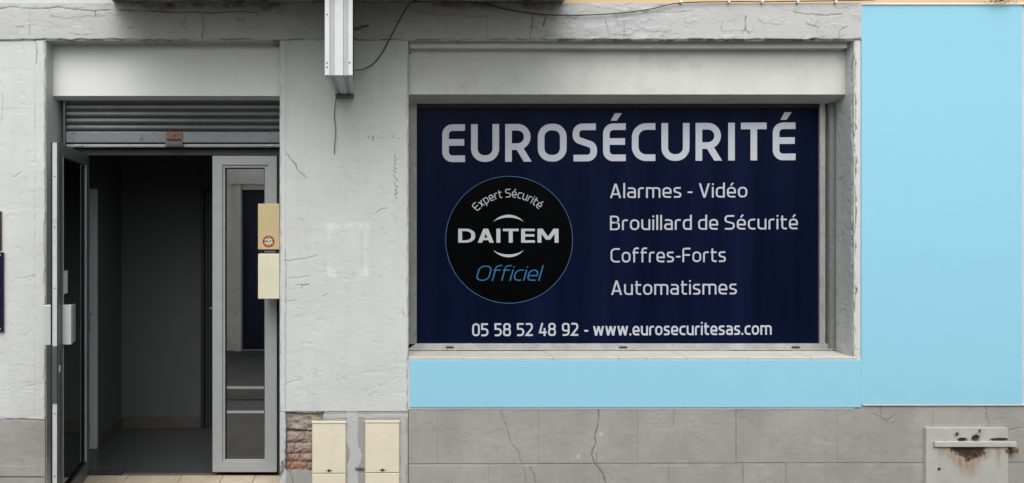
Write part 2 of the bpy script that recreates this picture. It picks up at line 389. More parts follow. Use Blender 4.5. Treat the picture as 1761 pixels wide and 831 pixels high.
def glyph(ch, w, rd=.26):
    """returns (advance width, strokes, dots); cap height 1, x-height .74"""
    h = w/2; x = .74; xt = x-h; b = h; t = 1-h; S = []; r = rd; acc = None
    base = {'É':'E','é':'e'}.get(ch, ch)
    def st(*p, closed=False): S.append((list(p), closed))
    def raw(l, q): S.append(((l, q), 'raw'))
    c1 = w*1.1; sq = rd < .1; r = .27 if sq else r
    if base == 'E': W=.60; q_ = 0 if sq else r*.7; st((W,t),(h,t,q_),(h,b,q_),(W,b)); st((w,.52),(W-.02,.52))
    elif base == 'U': W=.74; st((h,1),(h,b,r),(W-h,b,r),(W-h,1))
    elif base == 'R': W=.70; st((h,0),(h,t),(W-.03-h,t,r),(W-.03-h,.40,r),(w,.40)); raw([(W*.40,.40-h*.6),(W-c1*1.08,0)],[(W*.40+c1*1.08,.40-h*.6),(W,0)])
    elif base == 'O': W=.76; st((h,b,r),(W-h,b,r),(W-h,t,r),(h,t,r),closed=True)
    elif base == 'S': W=.64; st((W-.03,t),(h,t,r),(h,.58,r*.55),(W-h,.42,r*.55),(W-h,b,r),(.02,b))
    elif base == 'C': W=.62; st((W,t),(h,t,r*1.1),(h,b,r*1.1),(W,b))
    elif base == 'I': W=w; st((h,0),(h,1))
    elif base == 'T': W=.68; st((0,t),(W,t)); st((W/2,0),(W/2,1-w))
    elif base == 'A': W=.70; raw([(0,0),(W/2-c1*.55,1)],[(c1,0),(W/2+c1*.45,1)]); raw([(W-c1,0),(W/2-c1*.45,1)],[(W,0),(W/2+c1*.55,1)]); st((.12*W+h,.27),(W*.88-h,.27))
    elif base == 'V': W=.68; raw([(0,1),(W/2-c1*.55,0)],[(c1,1),(W/2+c1*.45,0)]); raw([(W-c1,1),(W/2-c1*.45,0)],[(W,1),(W/2+c1*.55,0)])
    elif base == 'B': W=.62; st((w,.52),(W-h-.04,.52,r*.8),(W-h-.04,t,r*.8),(h,t),(h,b),(W-h,b,r*.8),(W-h,.52+.001,r*.8),(W*.55,.52))
    elif base == 'D': W=.74; st((w,b),(W-h,b,r*1.25),(W-h,t,r*1.25),(w,t)); st((h,0),(h,1))
    elif base == 'F': W=.54; st((W,t),(h,t,r*.5),(h,0)); st((w,.50),(W-.03,.50))
    elif base == 'M': W=.92; st((h,0),(h,1)); st((W-h,0),(W-h,1)); raw([(.01,1),(W/2-c1*.5,.22)],[(c1*1.15,1),(W/2+c1*.5,.22)]); raw([(W-c1*1.15,1),(W/2-c1*.5,.22)],[(W-.01,1),(W/2+c1*.5,.22)])
    elif base == 'P': W=.62; st((h,0),(h,t),(W-h,t,r),(W-h,.42,r),(w,.42))
    elif base == 'L': W=.52; st((h,1),(h,b),(W,b))
    elif base == 'a': W=.54; st((.05,xt),(W-h,xt,r*.75),(W-h,0)); st((W-w,b),(h,b,r*.6),(h,.40,r*.6),(W-w,.40))
    elif base == 'l': W=w; st((h,0),(h,1.04))
    elif base == 'i': W=w; st((h,0),(h,x)); st((h,.88),(h,.88+w))
    elif base == 'r': W=.37; st((h,0),(h,xt,r*.6),(W,xt))
    elif base == 'm': W=.90; st((h,0),(h,xt),(W/2,xt,r*.6),(W/2,0)); st((W/2,xt),(W-h,xt,r*.6),(W-h,0))
    elif base == 'e': W=.56; st((w,.34),(W-h,.34),(W-h,xt,r*.85),(h,xt,r*.85),(h,b,r*.85),(W-.03,b))
    elif base == 's': W=.48; st((W-.03,xt),(h,xt,r*.6),(h,.43,r*.4),(W-h,.31,r*.4),(W-h,b,r*.6),(.02,b))
    elif base == 'd': W=.56; st((W-h,1.04),(W-h,0)); st((W-w,b),(h,b,r*.8),(h,xt,r*.8),(W-w,xt))
    elif base == 'o': W=.58; st((h,b,r*.9),(W-h,b,r*.9),(W-h,xt,r*.9),(h,xt,r*.9),closed=True)
    elif base == 'u': W=.56; st((h,x),(h,b,r*.8),(W-w,b)); st((W-h,x),(W-h,0))
    elif base == 'c': W=.47; st((W,xt),(h,xt,r*.9),(h,b,r*.9),(W,b))
    elif base == 't': W=.40; st((h+.06,.95),(h+.06,b,r*.6),(W,b)); st((w+.06,xt),(W,xt)); st((0,xt),(.06,xt))
    elif base == 'f': W=.42; st((h+.06,0),(h+.06,1.04-h,r*.6),(W,1.04-h)); st((w+.06,xt),(W-.02,xt)); st((0,xt),(.06,xt))
    elif base == 'p': W=.57; st((h,-.27),(h,xt),(W-h,xt,r*.8),(W-h,b,r*.8),(w,b))
    elif base == 'x': W=.52; raw([(0,0),(W-c1*1.1,x)],[(c1*1.1,0),(W,x)]); raw([(0,x),(W-c1*1.1,0)],[(c1*1.1,x),(W,0)])
    elif base == 'w': W=.86; P_ = [(c1/2,x),(W*.27,0),(W*.5,x),(W*.73,0),(W-c1/2,x)]; [raw([(p[0]-c1/2,p[1]),(q[0]-c1/2,q[1])],[(p[0]+c1/2,p[1]),(q[0]+c1/2,q[1])]) for p, q in zip(P_, P_[1:])]
    elif base == '.': W=w*1.05; st((h,0),(h,w*1.05))
    elif base == '-': W=.30; st((0,.38),(W,.38))
    elif base == '0': W=.58; st((h,b,r),(W-h,b,r),(W-h,t,r),(h,t,r),closed=True)
    elif base == '5': W=.55; st((W-.04,t),(h,t),(h,.56),(W-h,.56,r),(W-h,b,r),(.02,b))
    elif base == '8': W=.59; st((h+.02,.53,r*.7),(W-h-.02,.53,r*.7),(W-h-.02,t,r*.7),(h+.02,t,r*.7),closed=True); st((h,.53-w*.9),(h,b,r*.7),(W-h,b,r*.7),(W-h,.53-w*.9)); st((h,.53-w*.9),(h+.05,.53-h*.2)); st((W-h,.53-w*.9),(W-h-.05,.53-h*.2))
    elif base == '2': W=.55; st((.03,t),(W-h,t,r),(W-h,.60,r*.6),(h,b),(W,b))
    elif base == '4': W=.60; st((W*.45,1),(h,.27),(W,.27)); st((W*.72,0),(W*.72,.27-h)); st((W*.72,.27+h),(W*.72,.60))
    elif base == '9': W=.58; st((W-w,.40),(h,.40,r*.8),(h,t,r*.8),(W-h,t,r*.8),(W-h,b,r),(.05,b))
    else: W=.24
    if ch == 'É': raw([(.20,1.07),(.31,1.27)],[(.36,1.07),(.50,1.27)])
    if ch == 'é': raw([(.20,.83),(.31,1.03)],[(.20+w*.95,.83),(.31+w*1.2,1.03)])
    return W, S
def text_geo(s, w, gap, rd=.26, sp=None):
    x = 0; out = []
    for i, ch in enumerate(s):
        W, S = glyph(ch, w, rd)
        if ch == ' ': x += sp if sp else .27; continue
        for k, (pts, cl) in enumerate(S): out.append((ribbon(pts, cl, w) if cl != 'raw' else (pts[0], pts[1], False), x, k))
        x += W + gap
    return out, x-gap
def lettering(name, s, mat, parent, px0, px1, py_base, py_cap, y, w, gap=.12, rd=.26, slant=0, tilt=0, label=None, sp=None, place=None):
    """text in the print plane y from px0 to px1, baseline at py_base and cap line at py_cap"""
    geo, wid = text_geo(s, w, gap, rd, sp); bm = bmesh.new()
    x0, x1, zb, zc = X(px0,y), X(px1,y), Z(py_base,y), Z(py_cap,y); sx = (x1-x0)/(wid+slant); sz = zc-zb
    for (L, Rr, cl), ox, k in geo:
        def pt(p):
            u, v = p[0]+ox, p[1]
            if place: q = place(u/wid, v)
            else: q = (x0+sx*(u+slant*v), zb+sz*v + tilt*(sx*u))
            return (q[0], y-.0004-.00025*k, q[1])
        a = [bm.verts.new(pt(p)) for p in L]; b = [bm.verts.new(pt(p)) for p in Rr]; n = len(a)
        for i in range(n if cl else n-1): bm.faces.new((a[i], b[i], b[(i+1)%n], a[(i+1)%n]))
    me = bpy.data.meshes.new(name)
    for f in bm.faces:
        f.normal_update()
        if f.normal.y > 0: f.normal_flip()
    bm.to_mesh(me); bm.free()
    o = link(name, me, mat, parent)
    if label: o['label'] = label
    return o

# ================================================================== GROUND AND STREET
GZ = -.15; RZ = -.27
tag(box('pavement', M['paving'], None, -9, 12, -1.72, .0, GZ-.3, GZ, 0), kind='structure')
tag(box('kerb', M['kerb'], None, -9, 12, -1.82, -1.722, GZ-.3, GZ+.002, .008), kind='structure')
tag(box('road', M['asphalt'], None, -60, 60, -60, .0, RZ-.4, RZ, 0), kind='structure')
tag(box('far_kerb', M['kerb'], None, -9, 12, -2.86, -2.74, RZ-.1, GZ+.002, .008), kind='structure')
tag(box('far_pavement', M['paving'], None, -9, 12, -5.15, -2.862, RZ-.1, GZ, 0), kind='structure')

# ================================================================== THE SHOP BUILDING
FL = -.03                                         # threshold level
bld = empty('shop_building', (0, 0, GZ), 'weathered white plaster facade with grey plinth, door and shop window openings', 'building')
DX0, DX1 = X(78), X(481)                          # door opening
WX0, WX1 = X(702), X(1469)                        # window opening
LZ = Z(70); SZ = Z(618)
PLW = Z(704)
# cracks surveyed on the facade
crack([(-60,20),(0,17),(25,12),(40,15),(70,17),(100,13),(130,18),(165,20),(190,18)], .004, .75)
crack([(205,18),(250,20),(300,22),(330,21),(370,23),(410,20),(445,22)], .004, .9)
crack([(52,20),(51,40),(52,62)], .0028, .5); crack([(348,23),(350,45),(349,66)], .0032, .9); crack([(322,26),(315,45),(322,55)], .0022, .7)
crack([(165,21),(166,29)], .003, .9); crack([(410,33),(420,36)], .003, .9); crack([(220,48),(228,49)], .0026, .8)
crack([(480,22),(488,26)], .0026, .8); crack([(715,20),(750,26),(790,25),(812,30),(845,28)], .0028, .65)
crack([(836,30),(838,70)], .0022, .5); crack([(915,28),(914,45),(911,60),(912,72)], .0038, .95); crack([(938,30),(934,42),(934,46)], .004, 1); crack([(930,66),(938,61),(948,62)], .003, .9)
crack([(1040,35),(1045,62)], .0024, .6); crack([(1072,42),(1071,68)], .0024, .6); crack([(960,70),(1000,72),(1060,71),(1100,72)], .004, .8)
crack([(1110,22),(1150,24),(1190,20)], .002, .5); crack([(1242,38),(1238,52),(1244,60)], .0022, .5); crack([(1281,30),(1281,52),(1275,60)], .0028, .8); crack([(1281,52),(1287,60)], .003, .8)
crack([(1365,22),(1390,26),(1420,28),(1445,25)], .003, .5); crack([(1385,42),(1405,48),(1405,58)], .002, .5); crack([(1441,68),(1442,55),(1450,48)], .0024, .6)
crack([(493,265),(506,280),(514,295),(527,306)], .0028, .75); crack([(491,428),(492,480),(491,560),(491,640),(491,712)], .0026, .55)
crack([(491,449),(520,446),(545,440)], .0026, .7); crack([(497,478),(515,478),(532,475)], .0022, .6); crack([(508,490),(520,491),(532,489)], .0026, .8); crack([(519,490),(519,496)], .0026, .8)
crack([(495,518),(508,518)], .002, .6); crack([(491,662),(505,655),(518,653)], .0022, .6); crack([(555,510),(564,506)], .0026, .6)
crack([(645,368),(655,360),(668,358)], .002, .5); crack([(692,530),(695,545)], .0026, .6); crack([(515,375),(526,382)], .002, .5)
for q in range(12): crack([(679+random.uniform(-3,4), 268+q*6.5), (681+random.uniform(-3,4), 272+q*6.5)], .003, .85)
for q in range(7): crack([(632+q*8.5, 236+random.uniform(-2,4)), (634+q*8.5, 238+random.uniform(-2,4))], .003, .75)
crack([(5,455),(4,500),(6,560)], .002, .45); crack([(2,210),(5,190),(4,160)], .002, .45); crack([(25,305),(35,298)], .002, .5); crack([(62,70),(64,90),(63,110)], .004, .7); crack([(60,112),(61,250),(60,420),(61,560),(60,715)], .0022, .4)
crack([(38,478),(60,475)], .002, .45); crack([(40,666),(62,662)], .002, .4)
crack([(600,50),(622,45),(628,48)], .003, .9); crack([(0,720),(40,721),(75,723)], .004, .6)
# plinth cracks
crack([(1030,698),(1030,720),(1027,738),(1023,752),(1025,764),(1018,778),(1020,790),(1027,803),(1037,815),(1042,831),(1044,850)], .0038, .95)
crack([(1026,780),(1027,800),(1033,808)], .0024, .7); crack([(862,705),(864,720),(872,735),(875,752),(880,765),(890,776),(895,792),(903,815),(905,840)], .0026, .6); crack([(911,804),(918,815),(922,831)], .0026, .7)
crack([(1162,700),(1160,718),(1156,735)], .0022, .5); crack([(1514,696),(1515,718),(1527,728)], .0026, .55); crack([(1515,718),(1500,712)], .002, .5); crack([(1527,724),(1540,714)], .002, .45)
crack([(1697,696),(1697,715),(1702,731)], .0026, .6); crack([(1730,750),(1738,740),(1761,735)], .0026, .6); crack([(498,811),(503,822),(506,840)], .003, .9)
crack([(1270,590),(1272,600)], .002, .5)

def wear_band(U, V):
    w = base_wear(U, V, 1.0, .61)
    chip(w, V-(LZ), U, .010, .010, .8, 1); 
    # water stains below the balcony
    a = sst(X(190), X(260), U)*(1-sst(X(470), X(500), U)); b = sst(X(725), X(745), U)*(1-sst(X(960), X(985), U))
    top = sst(Z(24), Z(6), V + .05*(fbm(U*9,V*9,3,81)-.5))
    w.s += top*np.maximum(a*1.0, b*.75)
    w.s += .25*sst(Z(40), Z(5), V)*sst(X(120),X(300),U)*(1-sst(X(930),X(1000),U))
    # bubbled, peeling coat right of the middle
    bl = sst(.5,.75,fbm(U*13,V*16,3,83)); w.h += .004*bl*sst(X(930),X(960),U)*(1-sst(X(1100),X(1200),U))
    pk = sst(.62,.64,fbm(U*7,V*20,4,85)); w.h += .0018*pk; w.d += .3*np.exp(-((fbm(U*7,V*20,4,85)-.63)/.008)**2)
    # blackened drip edge over the window
    e = sst(X(1040),X(1100),U)*(1-sst(X(1400),X(1450),U)); w.d += e*np.exp(-((V-LZ-.004)/.006)**2)*sst(.42,.6,fbm(U*16,V*4,3,87))*1.1
    return w
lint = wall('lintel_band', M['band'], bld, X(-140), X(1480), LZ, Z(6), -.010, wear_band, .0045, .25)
def wear_left0(U, V): return base_wear(U, V, 1.0, .62)
def wear_left(U, V):
    w = base_wear(U, V, 1.0, .65); chip(w, DX0-U, V, .008, .006, .5, 2)
    w.h += .004*(U > X(61)); return w
wall('pier', M['plaster'], bld, X(-140), DX0, Z(721), LZ, 0, wear_left, .0045, .32)
def wear_mid(U, V):
    w = base_wear(U, V, .9, .655); chip(w, WX0-U, V, .008, .006, .5, 3); chip(w, U-DX0*0-DX1, V, .007, .005, .5, 4)
    w.h += .004*(U < X(491))
    # ghost of a removed plaque
    gx0, gx1, gz0, gz1 = X(566), X(628), Z(470), Z(388); nn = fbm(U*40,V*40,3,91)
    ins = np.minimum(np.minimum(U-gx0, gx1-U), np.minimum(V-gz0, gz1-V))
    w.l += np.exp(-(ins/.017)**2)*sst(.35,.6,nn)*.5
    for cx, cz in ((gx0+.02,gz1-.01),(gx1-.01,gz1-.01),(gx0+.02,gz0),(gx1-.01,gz0+.01)):
        w.l += .9*np.exp(-(((U-cx)/.035)**2+((V-cz)/.028)**2))*sst(.3,.5,nn)
    w.h += .0006*sst(-.004,.004,ins)
    w.d += .10*np.exp(-(((U-gx1+.02)/.012)**2))*(ins > 0)*sst(.3,.6,nn)
    return w
wall('pier', M['plaster'], bld, DX1, WX0, Z(707), LZ, 0, wear_mid, .0042, .32)
def wear_edge(U, V):
    w = base_wear(U, V, 1.0, .60); chip(w, U-WX1, V, .016, .009, 1.0, 5, .3); return w
wall('pier', M['plaster'], bld, WX1, X(1480), Z(697), LZ-.0005, 0, wear_edge, .0042, .004)
def wear_plain(U, V): return base_wear(U, V, .25, .9, False)
wall('pier', M['plaster'], bld, X(1480)+.0005, X(1755), Z(697), Z(6), .002, wear_plain, .02, .06)
wall('pier', M['plaster'], bld, X(1755)+.0005, X(1900), Z(697), Z(6), 0, wear_left0, .0055, .32)
box('plinth_edge', M['plain'], bld, X(1482), X(1900), -.008, .03, Z(697.5), Z(695.3), .002)
def wear_apron(U, V): return base_wear(U, V, .25, .9, False)
wall('window_apron', M['plaster'], bld, WX0, WX1, PLW, SZ-.001, 0, wear_apron, .012, .3)
# reveals
def wear_reveal(U, V):
    w = base_wear(U*1.7+31, V, .8, .6, False); chip(w, .27-U, V, .030, .007, .6, 6, .3)
    n = fbm(U*24+5, V*20, 4, 97); w.h -= .0015*sst(.66,.68,n); w.d += .45*np.exp(-((n-.67)/.010)**2); return w
RB, RF = Vector((X(1432.5,.27), .27)), Vector((WX1-.003, .006)); RD = (RF-RB).normalized()      # this reveal is slightly splayed
sheet('reveal', M['plaster'], bld, (RB.x, RB.y, SZ-.005), (RD.x, RD.y, 0), (0,0,1), (RD.y, -RD.x, 0), (RF-RB).length, LZ-SZ+.01, .0045, wear_reveal, .012)
sheet('reveal', M['plaster'], bld, (WX0+.004, .02, SZ), (0,1,0), (0,0,1), (1,0,0), .25, LZ-SZ, .01, wear_reveal, .03)
def wear_revd(U, V): return base_wear(U+7, V, .9, .7, False)
sheet('reveal', M['plaster'], bld, (DX0+.003, .008, FL), (0,1,0), (0,0,1), (1,0,0), .27, LZ-FL, .006, wear_revd, .03)
# soffits of the two openings and the core of the wall
box('soffit', M['plain'], bld, DX0-.02, DX1+.02, .012, .45, LZ+.004, LZ+.10, 0)
box('soffit', M['plain'], bld, WX0-.02, WX1+.02, .012, .45, LZ+.0045, LZ+.10, 0)
for q in ((X(-140), DX0-.035, LZ, .29), (DX1+.04, WX0-.03, LZ, .29), (WX1+.055, X(1900), LZ, .29), (WX0-.02, WX1+.02, SZ-.06, .30)):
    box('masonry', M['mortar'], bld, q[0], q[1], .07, q[3], GZ, q[2], 0)
# side ends and upper storey
box('facade_end', M['plain'], bld, -7.5, X(-140)-.001, -.004, .3, GZ, Z(6), 0)
box('facade_end', M['plain'], bld, X(1900)+.001, 10, -.004, .3, GZ, Z(6), 0)
UZ = Z(6)
box('upper_wall', M['ochre'], bld, X(965), 10, .002, .3, UZ+.001, UZ+1.5, 0)
box('upper_wall', M['plain'], bld, -7.5, X(965)-.001, .002, .3, UZ+.001, UZ+1.5, 0)
def wear_soff(U, V):
    w = base_wear(U, V, 3, .55, False); w.s = .35+.6*sst(.35,.65,fbm(U*5,V*8,4,101)); w.d += .5*sst(.6,.75,fbm(U*14,V*14,3,103)); return w
bal = sheet('balcony', M['plaster'], bld, (X(196), .0, Z(4.5)), (1,0,0), (0,-1,0), (0,0,-1), X(968)-X(196), .68, .012, wear_soff, .16)
box('balcony_slab', M['plain'], bld, X(196)+.004, X(968)-.004, -.676, -.004, Z(4.5)+.02, Z(4.5)+.17, .004)
# balcony railing (above the frame)
rail = bmesh.new()
for i in range(27):
    xx = X(196)+.05 + i*(X(968)-X(196)-.1)/26; addbox(rail, xx-.007, xx+.007, -.650, -.636, Z(4.5)+.17, Z(4.5)+1.1)
addbox(rail, X(196)+.02, X(968)-.02, -.66, -.626, Z(4.5)+1.1, Z(4.5)+1.14)
fin(rail, 'balcony_railing', M['dark'], bld)

# plinth: rendered blocks with open joints
M['joint'] = paint('old_joint', (.20,.20,.185), .9, .25, 14)
plb = box('plinth', M['joint'], bld, WX0+.002, X(1900), .0065, .068, GZ, Z(699), 0)
YJ = 798
def wear_block(U, V): 
    w = base_wear(U, V, .7, .66)
    n = fbm(U*10, V*14, 4, 121); w.l += .10*sst(.62,.72,n); 
    for cx, cz in ((1034,747),(995,785)): 
        w.l += np.exp(-(((U-X(cx))/.011)**2+((V-Z(cz))/.011)**2))*1.2
    w.s += .10*sst(.5,.7,fbm(U*5,V*2,3,123))
    w.l = np.maximum(w.l, .45*np.exp(-((V-Z(YJ+3)-.003*(U-X(703))/4)/.004)**2)*sst(.35,.6,fbm(U*9,V*3,3,127)))
    return w
YJ = 798
rows = [([703,752,926,1097,1266,1440,1605,1698,1900], 700.5, YJ-.7, 0), ([703,840,1030,1150,1278,1352,1442,1515,1640,1900], YJ+.7, 880, 1)]
for xs, pt_, pb_, rw in rows:
    for i, (a, b) in enumerate(zip(xs, xs[1:])):
        g = .75 if a in (1266,1278) else .16; g2 = .75 if b in (1266,1278) else .16
        top = pt_ if a < 1440 or rw else 696
        tl = (YJ-3.0*(a-703)/1060.) - YJ
        wall('block', M['plinth'], plb, X(a+g), X(b-g2), Z(pb_+ (tl if rw == 0 else 0)), Z(top + (tl if rw else 0)), .002+random.uniform(-.0012,.0012), wear_block, .005, .02)
# plinth of the two other piers
pll = box('plinth', M['grout'], bld, X(-140), DX0-.004, .012, .065, GZ, Z(723), 0)
wall('block', M['plinth'], pll, X(-140), DX0-.001, Z(819), Z(722), -.004, wear_block, .005, .28)
wall('block', M['plinth'], pll, X(-140), DX0-.001, GZ, Z(821.5), -.004, wear_block, .005, .28)
HX0, HX1, HZ0, HZ1 = X(491.5), X(539), Z(810), Z(710)
def hole(U, V):
    e = .010*(fbm(U*30,V*30,3,131)-.5)*2
    top = HZ1 - 0*U; d = np.minimum(np.minimum(U-HX0, X(556)-U), np.minimum(V-HZ0, HZ1-V)) + e
    d2 = np.minimum(d, np.maximum(HX1+.01-U, V-Z(722)))
    return d2
def wear_plm(U, V):
    w = base_wear(U, V, 1.0, .62); d = hole(U, V); k = sst(-.002, .004, d)
    # grey scratch coat still clinging in the top of the hole, bricks below
    ledge = sst(-.004, .004, (V - Z(741)) + .03*(fbm(U*18,V*10,3,133)-.5) + .25*(U-X(530))*(U > X(525)))
    w.h = w.h*(1-k) + k*(-.030 + .016*ledge + .026*(fbm(U*24,V*36,4,137)-.47))
    w.m = k*1.0; w.d += .6*k*np.exp(-((fbm(U*34,V*50,4,137)-.42)/.02)**2) + .5*np.exp(-(d/.004)**2)
    w.l *= (1-k)
    n = .012*(fbm(U*20,V*14,3,139)-.5)*2
    p1 = sst(.004,-.002, np.abs(U-X(606)+n-.03*sst(.5,.8,fbm(V*9,V*0,2,141)))-.035)
    p2 = sst(.004,-.002, np.abs(U-X(694)+n)-.020)*(V < Z(716)); p3 = sst(.003,-.003, np.abs(V-Z(716)+n*.6)-.012)*(U > X(556))
    w.l = np.maximum(w.l, (1-k)*np.maximum(np.maximum(p1*.75, p2*.55), p3*.6)); w.h += .002*np.maximum(p1, np.maximum(p2, p3))*(1-k)
    e = sst(.003, -.002, U-X(491.5)+n*.5); w.l = np.maximum(w.l, e*.9); w.h += .003*e; w.m *= (1-e*.0)
    w.d += .7*e*sst(.55,.7,fbm(U*60,V*22,3,145))*sst(Z(740),Z(790),V)
    return w
plm = wall('plinth', M['plinth'], bld, DX1+.001, WX0-.0005, GZ, Z(708), 0, wear_plm, .0036, .30)
# exposed bricks, each a rough piece of its own
def brick(x0, x1, z0, z1, y, mat, seed):
    bm = bmesh.new(); bmesh.ops.create_grid(bm, x_segments=7, y_segments=4, size=.5)
    rnd = random.Random(seed); cx, cz, lx, lz = (x0+x1)/2, (z0+z1)/2, x1-x0, z1-z0
    bm.faces.ensure_lookup_table()
    ret = bmesh.ops.extrude_face_region(bm, geom=bm.faces[:])
    back = set(v for v in ret['geom'] if isinstance(v, bmesh.types.BMVert))
    for v in bm.verts:
        u, q = v.co.x, v.co.y; edge = max(abs(u)*2, abs(q)*2)
        yy = y + .028 if v in back else y + (.007 if edge > .99 else 0) + rnd.uniform(-.0035,.0035)
        v.co = (cx+u*lx+rnd.uniform(-.002,.002), yy, cz+q*lz+rnd.uniform(-.002,.002))
    bmesh.ops.recalc_face_normals(bm, faces=bm.faces)
    return fin(bm, 'brick', mat, plm)
sd_ = 0
for za, zb_, js, mt in ((744,761,(492,524,538),'brick'),(764,779.5,(492,506,538),'brick'),(782,794.5,(492,516,538),'brick_red'),(797,808.5,(492,498,529,538),'brick_red')):
    for a, b in zip(js, js[1:]):
        if b-a < 5: continue
        sd_ += 1; mm = mt if not (mt == 'brick_red' and a == 516) else 'brick'
        brick(X(a+.8), X(b-.8), Z(zb_), Z(za), .010+.004*(sd_ % 3), M[mm], sd_)
# window sill of stone slabs
sl = box('sill', M['grout'], bld, WX0, WX1+.017, .006, .30, SZ-.04, SZ+.004, 0)
js = [702,795,950,1063,1111,1180,1287,1395,1478]
for i, (a, b) in enumerate(zip(js, js[1:])):
    bm = bmesh.new(); dz = random.uniform(-.001,.0015)
    prof = [(-.003, SZ-.045),(.30, SZ-.045),(.30, SZ+.0150+dz),(.05, SZ+.0150+dz),(.003, SZ+.0150+dz),(-.003, SZ+.011+dz)]
    prism_x('slab', M['sill'], sl, prof, X(a)+.0012, (X(b)-.0012) if b < 1478 else WX1+.018)

# flat sky-blue overlay, not part of the wall, added as thin sheets
bp = box('blue_overlay', M['blue'], None, X(1480.45), X(1756.5), -.006, .004, Z(695), Z(10.5), .0004)
tag(bp, 'tall flat sky-blue overlay area right of the shop window, added as a thin sheet', 'overlay sheet', 'sky-blue overlay sheets')
b2 = box('blue_overlay', M['blue'], None, X(704.5), X(1480.4), -.006, .004, Z(700.3), Z(619.3), .0004)
tag(b2, 'long low sky-blue overlay area under the window sill, added as a thin sheet', 'overlay sheet', 'sky-blue overlay sheets')
tag(box('overlay_edge', M['trim'], None, X(1478.5), X(1775), -.014, -.004, Z(9.0), Z(6.4), .0006), 'thin white overlay line above the tall blue area, added as a strip', 'trim')  # white line of the overlay, added as a strip

# ================================================================== DOORWAY
rs = empty('roller_shutter', (X(280), .1, Z(165,.11)), 'rolled-up grey roller shutter under a white fascia box above the door', 'roller shutter')
yb = .105
prism_x('fascia', M['fascia'], rs, [(yb, Z(165,yb)), (yb, Z(72.5,yb)), (.165, Z(72.5,yb)), (.165, Z(173,.165))], X(83,yb), DX1-.006)
bm = bmesh.new(); disc(bm, X(477,yb), yb, Z(79,yb), .006, .003); fin(bm, 'screw', M['dark'], rs)
bm = bmesh.new(); disc(bm, X(87,yb), yb, Z(76,yb), .005, .003); fin(bm, 'screw', M['dark'], rs)
ys = .185
zt = Z(163,ys); sx0, sx1 = X(112,ys), DX1-.012
n_sl = 5; zbot = Z(226,ys); hh = (Z(168,ys)-zbot)/n_sl
for i in range(n_sl):
    z0 = zbot + i*hh; prof = []
    for k in range(7):
        t = k/6; prof.append((ys - .013*math.sin(math.pi*t)**.7, z0 + .004 + (hh-.008)*t))
    prof += [(ys+.004, z0+hh-.001), (ys+.012, z0+hh-.001), (ys+.012, z0+.001), (ys+.004, z0+.001)]
    prism_x('slat', M['slat'], rs, prof, sx0, sx1)
prof = [(ys-.014, Z(246,ys)),(ys-.016, Z(245,ys)),(ys-.016, Z(228.5,ys)),(ys-.012, Z(227,ys)),(ys+.012, Z(227,ys)),(ys+.012, Z(246,ys))]
bar_ = prism_x('bottom_bar', M['bar'], rs, prof, sx0, sx1)
prism_x('weather_strip', M['bar'], rs, [(ys-.010, Z(254,ys)),(ys-.012, Z(252,ys)),(ys-.008, Z(248.5,ys)),(ys+.010, Z(248.5,ys)),(ys+.010, Z(254,ys))], sx0, sx1)
box('seam', M['gasket'], rs, sx0, sx1, ys-.004, ys+.010, Z(248.4,ys), Z(246.1,ys), 0)
for px in (128,219,265,335,464,466):
    for py in (230,242):
        bm = bmesh.new(); disc(bm, X(px,ys), ys-.0155, Z(py,ys), .004, .0025, 8); fin(bm, 'rivet', M['dark'], bar_)
lk = box('lock_plate', M['brass'], rs, X(287,ys), X(315,ys), ys-.024, ys-.014, Z(243,ys), Z(228,ys), .002)
bm = bmesh.new(); disc(bm, X(302,ys), ys-.024, Z(234,ys), .007, .004); addbox(bm, X(290,ys), X(312,ys), ys-.030, ys-.025, Z(241,ys), Z(239.5,ys)); fin(bm, 'keyhole', M['dark'], lk)
box('latch', M['slat'], rs, X(286,ys), X(316,ys), ys-.030, ys-.012, Z(253.5,ys), Z(245,ys), .003)
bm = bmesh.new(); addbox(bm, X(289,ys), X(313,ys), ys-.034, ys-.0305, Z(251,ys), Z(248,ys)); fin(bm, 'latch_slot', M['brass'], rs)
for px in (138, 465):
    box('end_lock', M['win_alu'], rs, X(px-7,ys), X(px+7,ys), ys-.016, ys-.011, Z(252,ys), Z(249,ys), .001)
tube('pull_hook', M['win_alu'], rs, [(X(241,ys),ys-.018,Z(231,ys)),(X(244,ys),ys-.03,Z(233,ys)),(X(242,ys),ys-.03,Z(238,ys)),(X(244,ys),ys-.024,Z(240.5,ys)),(X(246,ys),ys-.03,Z(237,ys))], .0028)
box('guide_rail', M['slat'], rs, DX0+.062, X(112,ys)-.002, ys-.03, ys+.03, FL, Z(170,ys), .003)
box('guide_rail', M['slat'], rs, DX1-.011, DX1-.001, ys-.03, ys+.03, FL, Z(170,ys), .001)
box('shutter_roll', M['dark'], rs, DX0+.012, DX1-.004, .20, .42, Z(240,.2), LZ-.002, .02)

df = empty('door_frame', (X(250), .25, FL), 'dark aluminium door frame with transom bar under the rolled-up shutter', 'door frame')
yf = .225
box('transom', M['dark'], df, DX0+.03, DX1-.004, yf, yf+.06, Z(267.5,yf), Z(255.5,yf), .003)
box('jamb', M['grey_alu'], df, DX0+.004, X(146,yf+.03), yf, yf+.07, FL, Z(268,yf), .003)
box('jamb', M['dark'], df, DX1-.040, DX1-.004, yf+.004, yf+.07, FL, Z(268,yf), .003)

